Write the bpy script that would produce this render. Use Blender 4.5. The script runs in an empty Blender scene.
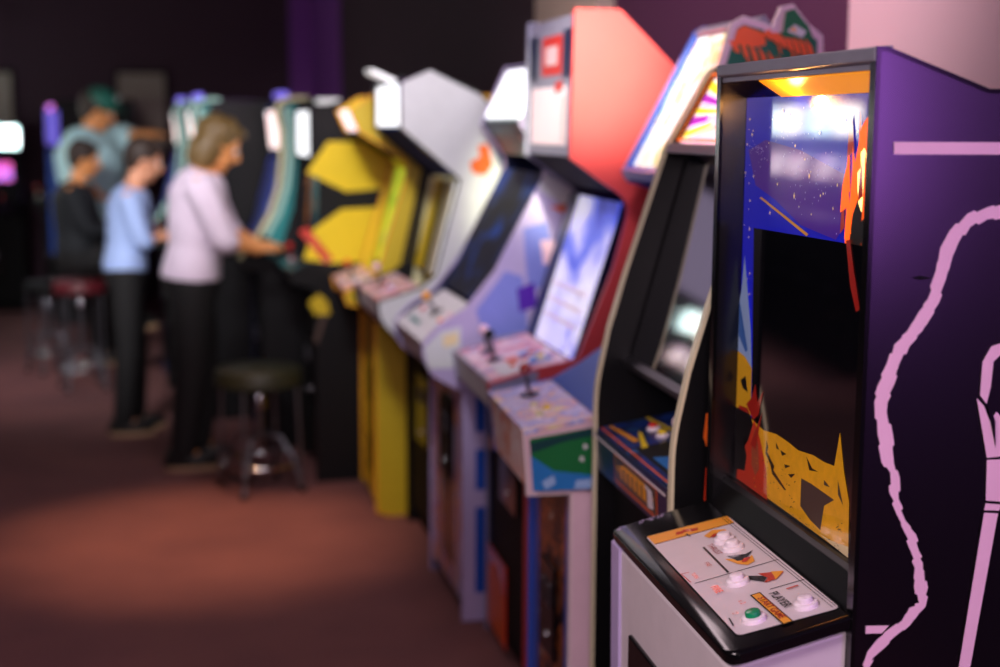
import bpy, bmesh, math, random
from mathutils import Vector, Matrix
random.seed(7)
C = bpy.context.scene.collection
S = bpy.context.scene
PI = math.pi

# ------------------------------------------------------------ camera, world, exposure, big lights
YAW, PITCH, ROLL, CAMH = 0.2728, 0.1475, 0.0051, 1.6765
fwd = Vector((math.sin(YAW)*math.cos(PITCH), math.cos(YAW)*math.cos(PITCH), -math.sin(PITCH)))
rt = Vector((math.cos(YAW), -math.sin(YAW), 0)); up = rt.cross(fwd)
r2 = rt*math.cos(ROLL)+up*math.sin(ROLL); u2 = -rt*math.sin(ROLL)+up*math.cos(ROLL)
cam = bpy.data.objects.new('camera', bpy.data.cameras.new('camera')); C.objects.link(cam)
M4 = Matrix((r2, u2, -fwd)).transposed().to_4x4(); M4.translation = (0, 0, CAMH)
cam.matrix_world = M4
cam.data.sensor_width = 36; cam.data.lens = 50.4; cam.data.clip_start = .05
cam.data.dof.use_dof = True; cam.data.dof.focus_distance = 2.24; cam.data.dof.aperture_fstop = 1.8
S.camera = cam
S.view_settings.view_transform = 'Standard'; S.view_settings.look = 'None'
S.view_settings.gamma = 1; S.view_settings.use_curve_mapping = False
S.view_settings.exposure = 0.0

def lin(c):
    return tuple(((x/12.92) if x <= .04045 else ((x+.055)/1.055)**2.4) for x in c)
def rgb(h):
    return tuple(int(h[i:i+2], 16)/255 for i in (0, 2, 4))

w = bpy.data.worlds.new('world'); S.world = w; w.use_nodes = True
w.node_tree.nodes['Background'].inputs[0].default_value = (.35, .25, .42, 1)
w.node_tree.nodes['Background'].inputs[1].default_value = .05

def lamp(name, kind, loc, target, color, energy, size=1., size_y=None, spot=None, blend=.5, spec=1.):
    d = bpy.data.lights.new(name, kind); o = bpy.data.objects.new(name, d); C.objects.link(o)
    o.location = loc; d.color = color; d.energy = energy; d.specular_factor = spec
    if kind == 'AREA':
        d.size = size
        if size_y: d.shape = 'RECTANGLE'; d.size_y = size_y
    else: d.shadow_soft_size = size
    if kind == 'SPOT': d.spot_size = math.radians(spot); d.spot_blend = blend
    o.rotation_euler = (Vector(target)-Vector(loc)).to_track_quat('-Z', 'Y').to_euler()
    return o
# pink-white house light behind the photographer, washing the near sides of the machines
lamp('house_lamp', 'AREA', (-.6, -2.2, 2.7), (1.3, 4.5, 1.1), (1, .78, .88), 80, 1.4)
# whiter unseen spot, added to brighten the white and lilac machines
lamp('aisle_fill', 'SPOT', (.2, 1.4, 3.1), (1.35, 5.0, 1.45), (.97, .95, 1), 420, .25, spot=34, blend=.9)
lamp('back_fill', 'SPOT', (-1.2, 3.6, 3.1), (.1, 8.2, 1.35), (1, .96, .98), 1400, .3, spot=34, blend=.9)  # unseen spot added to brighten the people
# soft pink fill, added unseen to brighten the front of the near machine
lamp('front_fill', 'SPOT', (-1.3, .7, 2.7), (.95, 2.1, .95), (1, .80, .84), 230, .35, spot=40, blend=.8)
lamp('wall_fill', 'SPOT', (.4, 3.0, 2.6), (2.0, 3.8, 2.35), (1, .76, .80), 120, .2, spot=75, blend=1.)  # added spot that brightens the right wall behind the near machines
# peach spot on the tall red machine
lamp('peach_spot', 'SPOT', (.55, .9, 2.9), (1.33, 3.8, 1.84), (1, 1, .66), 2300, .05, spot=11, blend=1.)
# unseen violet area light, added behind the photographer to tint the near side's sheen
lamp('violet_sheen_light', 'AREA', (1.95, -1.15, 1.80), (1.0, 1.2, 1.5), (.56, .17, 1), 34, .7, .9)
# warm pool on the carpet
lamp('carpet_spot', 'SPOT', (.1, 5.5, 3.1), (.30, 5.65, 0), (1, .52, .28), 360, .05, spot=38, blend=.95)
lamp('overhead_fill', 'AREA', (.7, 4.9, 3.15), (.7, 4.9, 0), (1, .76, .82), 22, 1.0)  # unseen overhead light added to lift the carpet
lamp('left_aisle_fill', 'SPOT', (-1.6, 9.3, 3.15), (-1.5, 9.4, 0), (1, .72, .85), 140, .3, spot=70, blend=1.)  # added unseen to light the floor mirrored in the near monitor
lamp('far_fill', 'SPOT', (.1, 3.9, 3.1), (1.15, 6.3, 1.4), (1, .97, .95), 170, .15, spot=34, blend=.9)  # added spot that brightens the yellow machines

# ------------------------------------------------------------ materials
def mat(name, col, rough=.5, emit=None, strength=0, metal=0, ior=None, coat=0, noise=0, nscale=20, bump=0):
    m = bpy.data.materials.new(name); m.use_nodes = True
    nt = m.node_tree; b = nt.nodes['Principled BSDF']
    c = lin(rgb(col)) if isinstance(col, str) else col
    b.inputs['Base Color'].default_value = (*c, 1); b.inputs['Roughness'].default_value = rough
    b.inputs['Metallic'].default_value = metal
    if ior: b.inputs['IOR'].default_value = ior
    b.inputs['Coat Weight'].default_value = coat; b.inputs['Coat Roughness'].default_value = .06
    if emit:
        e = lin(rgb(emit)) if isinstance(emit, str) else emit
        b.inputs['Emission Color'].default_value = (*e, 1); b.inputs['Emission Strength'].default_value = strength
    tc = nt.nodes.new('ShaderNodeTexCoord'); n = nt.nodes.new('ShaderNodeTexNoise')
    n.inputs['Scale'].default_value = nscale; n.inputs['Detail'].default_value = 4
    nt.links.new(tc.outputs['Object'], n.inputs['Vector'])
    mx = nt.nodes.new('ShaderNodeMix'); mx.data_type = 'RGBA'; mx.blend_type = 'MULTIPLY'
    mr = nt.nodes.new('ShaderNodeMapRange'); mr.inputs['To Min'].default_value = 1-(noise or .08); mr.inputs['To Max'].default_value = 1+(noise or .08)
    nt.links.new(n.outputs[0], mr.inputs['Value']); mx.inputs[0].default_value = 1
    mx.inputs[6].default_value = (*c, 1); nt.links.new(mr.outputs[0], mx.inputs[7])
    nt.links.new(mx.outputs[2], b.inputs['Base Color'])
    if bump:
        bp = nt.nodes.new('ShaderNodeBump'); bp.inputs['Strength'].default_value = bump; bp.inputs['Distance'].default_value = .004
        nt.links.new(n.outputs[0], bp.inputs['Height']); nt.links.new(bp.outputs[0], b.inputs['Normal'])
    return m

def artmat(name, cols, scale=6, emit=0, rough=.35, stretch=(1, 1, 1), dist=1.5, detail=3):
    """many-coloured printed artwork: noise through a stepped ramp; emit > 0 for back-lit translite"""
    m = bpy.data.materials.new(name); m.use_nodes = True
    nt = m.node_tree; b = nt.nodes['Principled BSDF']; b.inputs['Roughness'].default_value = rough
    tc = nt.nodes.new('ShaderNodeTexCoord'); mp = nt.nodes.new('ShaderNodeMapping')
    mp.inputs['Scale'].default_value = stretch; mp.inputs['Location'].default_value = (random.random()*5,)*3
    n = nt.nodes.new('ShaderNodeTexNoise'); n.inputs['Scale'].default_value = scale
    n.inputs['Detail'].default_value = detail; n.inputs['Distortion'].default_value = dist
    r = nt.nodes.new('ShaderNodeValToRGB'); r.color_ramp.interpolation = 'LINEAR'
    nt.links.new(tc.outputs['Object'], mp.inputs[0]); nt.links.new(mp.outputs[0], n.inputs['Vector']); nt.links.new(n.outputs[0], r.inputs[0])
    k = len(cols); el = r.color_ramp.elements
    for i, c in enumerate(cols):
        p = .3+.4*i/(k-1)
        e = el[i] if i < 2 else el.new(p)
        e.position = p
    for i, c in enumerate(cols):
        p = .3+.4*i/(k-1)
        e = min(el, key=lambda q: abs(q.position-p)); e.color = (*lin(rgb(c)), 1)
    nt.links.new(r.outputs[0], b.inputs['Base Color'])
    if emit:
        nt.links.new(r.outputs[0], b.inputs['Emission Color']); b.inputs['Emission Strength'].default_value = emit
    return m

K = {}
def m_(key, *a, **k):
    K[key] = mat(key, *a, **k); return K[key]
m_('black_laminate', '07070a', .42, ior=1.36)
m_('black_gloss', '08080a', .16)
m_('black_matte', '060608', .7, ior=1.3)
m_('violet_black', '060408', .24, ior=1.75, noise=.15, nscale=6)
m_('grey_bar', '8a8898', .38)
m_('white_panel', 'd9cdd2', .42)
m_('white_side', 'd8d8dc', .7, ior=1.35)
m_('pink_white', 'e8c4d4', .45)
m_('lilac', 'b9a8d4', .4)
m_('periwinkle', '7f86d8', .4)
m_('navy', '0c1a44', .35)
m_('flat_navy', '10245c', .85, ior=1.2)
m_('blue_trim', '3a58b8', .3)
m_('royal_blue', '1c4fb4', .35)
m_('red_side', 'c43c40', .42)
m_('dark_red', '8c1020', .4)
m_('gold_edge', 'd8cfae', .3)
m_('pink_edge', 'e6cfd6', .35)
m_('orange', 'e8641c', .4)
m_('amber', 'f0a020', .4)
m_('yellow', 'f0d01a', .42)
m_('yellow_side', 'c0a414', .45)
m_('lime', 'c6e81e', .4)
m_('cream', 'd8d2a4', .4)
m_('teal', '1f7f80', .4)
m_('dark_teal', '0c3f44', .4)
m_('green', '17703a', .4)
m_('leaf_green', '0f6a4a', .45)
m_('leaf_orange', 'ff6a2a', .45)
m_('bright_blue', '2c7cc8', .35)
m_('grey_head', '8f8ba8', .45)
m_('red', 'd42a22', .4)
m_('button_white', 'f0e2ea', .28)
m_('button_green', '0f8a58', .25)
m_('chrome', 'c8c8cc', .18, metal=1)
m_('steel', '7c7c84', .35, metal=1)
m_('brown_grey', 'a89a8c', .6)
# artwork inks, several with added emission; the flame pair paints a warm reflection
m_('ink_blue', '1a20d0', .22, emit='1418c8', strength=.22)
m_('ink_violet', '5a2cb0', .22, emit='4a20a0', strength=.10)
m_('ink_star', 'ffe0a0', .3, emit='ffe0a0', strength=.25)
m_('ink_dot', 'b9a8ff', .3, emit='a090ff', strength=.12)
m_('ink_yellow', 'fcb814', .3, noise=.22, nscale=60)
m_('ink_gold', 'f2b81e', .3)
m_('ink_cream', 'f0d8a8', .3)
m_('ink_red', 'b02014', .3)
m_('ink_orange_red', 'd83a1c', .3)
m_('ink_pale_blue', '9ab8e8', .3, emit='9ab8e8', strength=.05)
m_('ink_mid_blue', '3c68b0', .3)
m_('ink_black', '0a0808', .3)
m_('ink_brown', '4a3a34', .35)
m_('ink_rust', '9c4a30', .35)
m_('flame_reflection', 'ff6a08', .3, emit='ff5a04', strength=1.1)  # warm reflection in the glass, painted as flames with emission
m_('flame_reflection_core', 'ffe890', .3, emit='ffdc80', strength=2.2)
m_('ink_pink', 'f4c6da', .42)
m_('amber_plastic', 'ffa820', .3, emit='ff9c10', strength=.7, noise=.3, nscale=5)
for k_ in ('ink_blue', 'ink_violet', 'ink_yellow', 'ink_gold', 'ink_red', 'ink_orange_red', 'ink_black', 'ink_pale_blue', 'ink_star', 'ink_dot'):
    b_ = K[k_].node_tree.nodes['Principled BSDF']; b_.inputs['Coat Weight'].default_value = 1; b_.inputs['Coat IOR'].default_value = 1.9; b_.inputs['Coat Roughness'].default_value = .04
m_('monitor_glass', '08090f', .06, ior=4.0)
m_('tilted_glass', '10121a', .05, ior=4.2)

# ------------------------------------------------------------ mesh building
def shade(me, ang=40):
    for p in me.polygons: p.use_smooth = True
    try: me.set_sharp_from_angle(angle=math.radians(ang))
    except Exception: pass

class MB:
    def __init__(s): s.bm = bmesh.new(); s.mats = []
    def mi(s, m):
        m = K[m] if isinstance(m, str) else m
        if m not in s.mats: s.mats.append(m)
        return s.mats.index(m)
    def face(s, pts, m):
        f = s.bm.faces.new([s.bm.verts.new(p) for p in pts]); f.material_index = s.mi(m); return f
    def box(s, a, b, m, bev=0):
        x0, y0, z0 = a; x1, y1, z1 = b
        v = [s.bm.verts.new(p) for p in ((x0,y0,z0),(x1,y0,z0),(x1,y1,z0),(x0,y1,z0),(x0,y0,z1),(x1,y0,z1),(x1,y1,z1),(x0,y1,z1))]
        fs = [s.bm.faces.new([v[i] for i in q]) for q in ((0,3,2,1),(4,5,6,7),(0,1,5,4),(1,2,6,5),(2,3,7,6),(3,0,4,7))]
        for f in fs: f.material_index = s.mi(m)
        if bev:
            ed = list({e for f in fs for e in f.edges})
            r = bmesh.ops.bevel(s.bm, geom=ed, offset=bev, segments=2, affect='EDGES', profile=.5)
            for f in r['faces']: f.material_index = s.mi(m)
    def prism(s, prof, y0, y1, m, mcap=None, bev=0):
        """profile in (x, z) extruded along y"""
        a = [s.bm.verts.new((p[0], y0, p[1])) for p in prof]; b = [s.bm.verts.new((p[0], y1, p[1])) for p in prof]
        n = len(prof); fs = [s.bm.faces.new(a), s.bm.faces.new(b[::-1])]
        for f in fs: f.material_index = s.mi(mcap or m)
        for i in range(n):
            f = s.bm.faces.new((a[i], b[i], b[(i+1) % n], a[(i+1) % n])); f.material_index = s.mi(m); fs.append(f)
        if bev:
            ed = list({e for f in fs for e in f.edges})
            r = bmesh.ops.bevel(s.bm, geom=ed, offset=bev, segments=2, affect='EDGES', profile=.5)
            for f in r['faces']: f.material_index = s.mi(m)
    def molding(s, prof, y0, y1, m, w_=.005, closed=True, keep=None):
        n = len(prof); P = [Vector(p) for p in prof]
        area = sum(P[i].x*P[(i+1) % n].y-P[(i+1) % n].x*P[i].y for i in range(n)); sg = 1 if area > 0 else -1
        rings = []
        for i in range(n):
            d1 = (P[i]-P[i-1]).normalized(); d2 = (P[(i+1) % n]-P[i]).normalized()
            n1 = Vector((d1.y, -d1.x))*sg; n2 = Vector((d2.y, -d2.x))*sg
            nn = (n1+n2); nn = nn.normalized()/max(.35, nn.normalized().dot(n1)) if nn.length > 1e-4 else n1
            o = P[i]+nn*w_; q = P[i]-nn*w_*.6
            rings.append([s.bm.verts.new(t) for t in ((o.x, y0, o.y), (o.x, y1, o.y), (q.x, y1, q.y), (q.x, y0, q.y))])
        for i in range(n):
            A, B = rings[i], rings[(i+1) % n]
            if keep and not (keep(P[i]) and keep(P[(i+1) % n])): continue
            for j in range(4):
                f = s.bm.faces.new((A[j], A[(j+1) % 4], B[(j+1) % 4], B[j])); f.material_index = s.mi(m)
        for v in [v for v in s.bm.verts if not v.link_faces]: s.bm.verts.remove(v)
    def cyl(s, c, r, h, m, axis=(0, 0, 1), seg=20, r2=None, bev=0):
        ax = Vector(axis).normalized(); q = ax.to_track_quat('Z', 'Y')
        r2 = r if r2 is None else r2
        st = [(0, r), (h, r2)] if not bev else [(0, r), (h-bev, r2), (h-bev*.3, r2-bev*.3), (h, r2-bev)]
        rows = [[s.bm.verts.new(Vector(c)+q@Vector((rr*math.cos(2*PI*k/seg), rr*math.sin(2*PI*k/seg), hh))) for k in range(seg)] for hh, rr in st]
        for i in range(len(rows)-1):
            for k in range(seg):
                f = s.bm.faces.new((rows[i][k], rows[i][(k+1) % seg], rows[i+1][(k+1) % seg], rows[i+1][k])); f.material_index = s.mi(m); f.smooth = True
        f = s.bm.faces.new(rows[0][::-1]); f.material_index = s.mi(m)
        f = s.bm.faces.new(rows[-1]); f.material_index = s.mi(m)
    def tube(s, pts, rad, m, seg=10, closed=False):
        pts = [Vector(p) for p in pts]; rads = rad if isinstance(rad, (list, tuple)) else [rad]*len(pts)
        n = len(pts); rows = []
        for i in range(n):
            if closed: t = pts[(i+1) % n]-pts[i-1]
            else: t = pts[min(i+1, n-1)]-pts[max(i-1, 0)]
            q = t.normalized().to_track_quat('Z', 'Y')
            rows.append([s.bm.verts.new(pts[i]+q@Vector((rads[i]*math.cos(2*PI*k/seg), rads[i]*math.sin(2*PI*k/seg), 0))) for k in range(seg)])
        for i in range(n if closed else n-1):
            A, B = rows[i], rows[(i+1) % n]
            off = min(range(seg), key=lambda o: sum((A[k].co-B[(k+o) % seg].co).length for k in range(0, seg, 2)))
            for k in range(seg):
                f = s.bm.faces.new((A[k], A[(k+1) % seg], B[(k+1+off) % seg], B[(k+off) % seg])); f.material_index = s.mi(m); f.smooth = True
        if not closed:
            for rr in (rows[0][::-1], rows[-1]):
                f = s.bm.faces.new(rr); f.material_index = s.mi(m)
    def ball(s, c, r, m, sub=(16, 10), sc=(1, 1, 1)):
        mt = Matrix.Translation(c) @ Matrix.Diagonal((sc[0]*r, sc[1]*r, sc[2]*r, 1))
        g = bmesh.ops.create_uvsphere(s.bm, u_segments=sub[0], v_segments=sub[1], radius=1, matrix=mt)
        for f in {f for v in g['verts'] for f in v.link_faces}: f.material_index = s.mi(m); f.smooth = True
    def build(s, name, parent=None, sh=True):
        bmesh.ops.recalc_face_normals(s.bm, faces=s.bm.faces)
        me = bpy.data.meshes.new(name); s.bm.to_mesh(me); s.bm.free()
        for m in s.mats: me.materials.append(m)
        if sh: shade(me)
        o = bpy.data.objects.new(name, me); C.objects.link(o)
        if parent: o.parent = parent
        return o

def tag(o, label, cat=None, group=None, kind=None):
    if label: o['label'] = label
    if cat: o['category'] = cat
    if group: o['group'] = group
    if kind: o['kind'] = kind
    return o
def empty(name, loc, rz=0):
    o = bpy.data.objects.new(name, None); C.objects.link(o); o.location = loc; o.rotation_euler = (0, 0, rz); o.empty_display_size = .1
    return o
def copy_tree(o, parent=None):
    c = o.copy(); C.objects.link(c)
    if parent: c.parent = parent
    for ch in [x for x in ALLCH(o)]: copy_tree(ch, c)
    return c
def ALLCH(o): return [x for x in list(bpy.data.objects) if x.parent == o]

def rnd(prof, idx, r, n=5):
    """round the profile corners whose index is in idx"""
    out = []
    N = len(prof)
    for i, p in enumerate(prof):
        if i not in idx: out.append(tuple(p)); continue
        p = Vector(p); a = Vector(prof[i-1]); b = Vector(prof[(i+1) % N])
        da = (a-p); db = (b-p); ra = min(r, da.length*.45); rb = min(r, db.length*.45)
        s_ = p+da.normalized()*ra; e_ = p+db.normalized()*rb
        for k in range(n+1):
            t = k/n; q = s_*(1-t)**2+p*2*t*(1-t)+e_*t**2; out.append((q.x, q.y))
    return out

class Frame:
    """a flat panel in a cabinet: runs along u (local y) and from P0 to P1 in profile (v, z)"""
    def __init__(s, P0, P1):
        s.P0 = Vector((P0[0], 0, P0[1])); d = Vector((P1[0]-P0[0], 0, P1[1]-P0[1])); s.L = d.length; s.e2 = d/s.L
        s.n = s.e2.cross(Vector((0, 1, 0)))
    def at(s, u, t, h=0): return s.P0+Vector((0, u, 0))+s.e2*t+s.n*h

TH = .018
class Cab:
    def __init__(s, label, loc, al, W, near, far=None, side='black_laminate', edge='black_gloss', inner=None, arts=(), group=None, farside=None, name='arcade_cabinet', nearoff=0, faredge=None):
        s.r = empty(name, (loc[0], loc[1], 0), -al); s.W = W
        tag(s.r, label, 'arcade machine', group)
        far = far or near; s.near = near
        for prof, y0, y1, sm, which in ((near, -nearoff, TH-nearoff, side, 0), (far, W-TH, W, farside or side, 1)):
            mb = MB(); mb.prism(prof, y0, y1, sm)
            if which == 0:
                for k, (pts, am) in enumerate(arts):
                    mb.face([(p[0]-nearoff*.33, y0-.0012-.0004*k, p[1]) for p in pts], am)
            if which == 1 and inner:      # inner face colours
                for k, (pts, am) in enumerate(inner):
                    mb.face([(p[0], y0-.0012-.0004*k, p[1]) for p in pts], am)
            o = mb.build('side_panel', s.r, sh=False)
            mm = MB(); mm.molding(prof, y0-.0008, y1+.0008, (faredge or edge) if which else edge, .004); mm.build('edge_molding', o, sh=False)
    def panel(s, name, P0, P1, m, u0=None, u1=None, th=.012, arts=(), bev=0, parent=None, step=.0007):
        u0 = TH if u0 is None else u0; u1 = s.W-TH if u1 is None else u1
        F = Frame(P0, P1); mb = MB()
        a = [F.at(u, t, h) for (u, t, h) in ((u0,0,0),(u1,0,0),(u1,F.L,0),(u0,F.L,0),(u0,0,-th),(u1,0,-th),(u1,F.L,-th),(u0,F.L,-th))]
        v = [mb.bm.verts.new(p) for p in a]
        fs = [mb.bm.faces.new([v[i] for i in q]) for q in ((0,1,2,3),(7,6,5,4),(0,4,5,1),(1,5,6,2),(2,6,7,3),(3,7,4,0))]
        for f in fs: f.material_index = mb.mi(m)
        if bev:
            r = bmesh.ops.bevel(mb.bm, geom=list({e for f in fs for e in f.edges}), offset=bev, segments=3, affect='EDGES', profile=.5)
            for f in r['faces']: f.material_index = mb.mi(m)
        for k, (pts, am) in enumerate(arts):
            mb.face([F.at(p[0], p[1], step*(k+1)) for p in pts], am)
        o = mb.build(name, parent or s.r, sh=False); o_ = o
        return o, F
    def solid(s, name, prof, m, u0=None, u1=None, bev=0, parent=None, arts=()):
        u0 = TH if u0 is None else u0; u1 = s.W-TH if u1 is None else u1
        mb = MB(); mb.prism(prof, u0, u1, m, bev=bev)
        for k, (pts, am) in enumerate(arts): mb.face([(p[0], u0-.001-.0004*k, p[1]) for p in pts], am)
        return mb.build(name, parent or s.r, sh=False)
    def button(s, F, u, t, cap='button_white', ring='button_white', r=.0165, parent=None, label=None):
        mb = MB(); mb.cyl(F.at(u, t, 0), r, .008, ring, F.n, 24, bev=.004); mb.cyl(F.at(u, t, .007), r*.62, .009, cap, F.n, 24, bev=.003)
        o = mb.build('button', parent or s.r)
        if label: o['label'] = label
        return o
    def joystick(s, F, u, t, ball='red', h=.075, parent=None):
        mb = MB(); mb.cyl(F.at(u, t, 0), .026, .004, 'black_gloss', F.n, 20, bev=.002); mb.cyl(F.at(u, t, .003), .006, h, 'steel', F.n, 12)
        o = mb.build('joystick', parent or s.r); b = MB(); b.ball(F.at(u, t, h+.012), .0165, ball); b.build('knob', o); return o
    def coin_door(s, v, u0, u1, z0, z1, m='black_gloss', slot='red'):
        mb = MB(); mb.box((v-.006, u0, z0), (v+.004, u1, z1), m, .003); o = mb.build('coin_door', s.r, sh=False)
        for k in (0, 1):
            uu = u0+(u1-u0)*(.3+.4*k); q = MB(); q.box((v-.012, uu-.018, z1-.11), (v-.0055, uu+.018, z1-.05), 'steel', .002)
            q.box((v-.0135, uu-.002, z1-.095), (v-.0118, uu+.002, z1-.06), 'black_matte'); q.build('coin_slot', o, sh=False)
        q = MB(); q.cyl((v-.006, (u0+u1)/2, z0+.05), .009, .005, 'chrome', (-1, 0, 0), 14); q.build('lock', o)
        return o
    def shell(s, vf, zf, top, back=.74, m='black_matte', extra=True):
        """lower front board, back board, roof and base"""
        W = s.W
        if zf: q = MB(); q.box((vf, TH, .08), (vf+.012, W-TH, zf), m); q.build('front_panel', s.r, sh=False)
        q = MB(); q.box((vf+.03, TH, .0), (back-.02, W-TH, .03), 'black_matte'); q.build('base', s.r, sh=False)
        q = MB(); q.box((back-.014, TH, .03), (back-.002, W-TH, s.near_z(back)-.02), 'black_matte'); q.build('back_panel', s.r, sh=False)
        if top: s.panel('top_panel', top[0], top[1], m, th=.012)
    def near_z(s, v): return max(p[1] for p in s.near if abs(p[0]-v) < .05)

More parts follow.
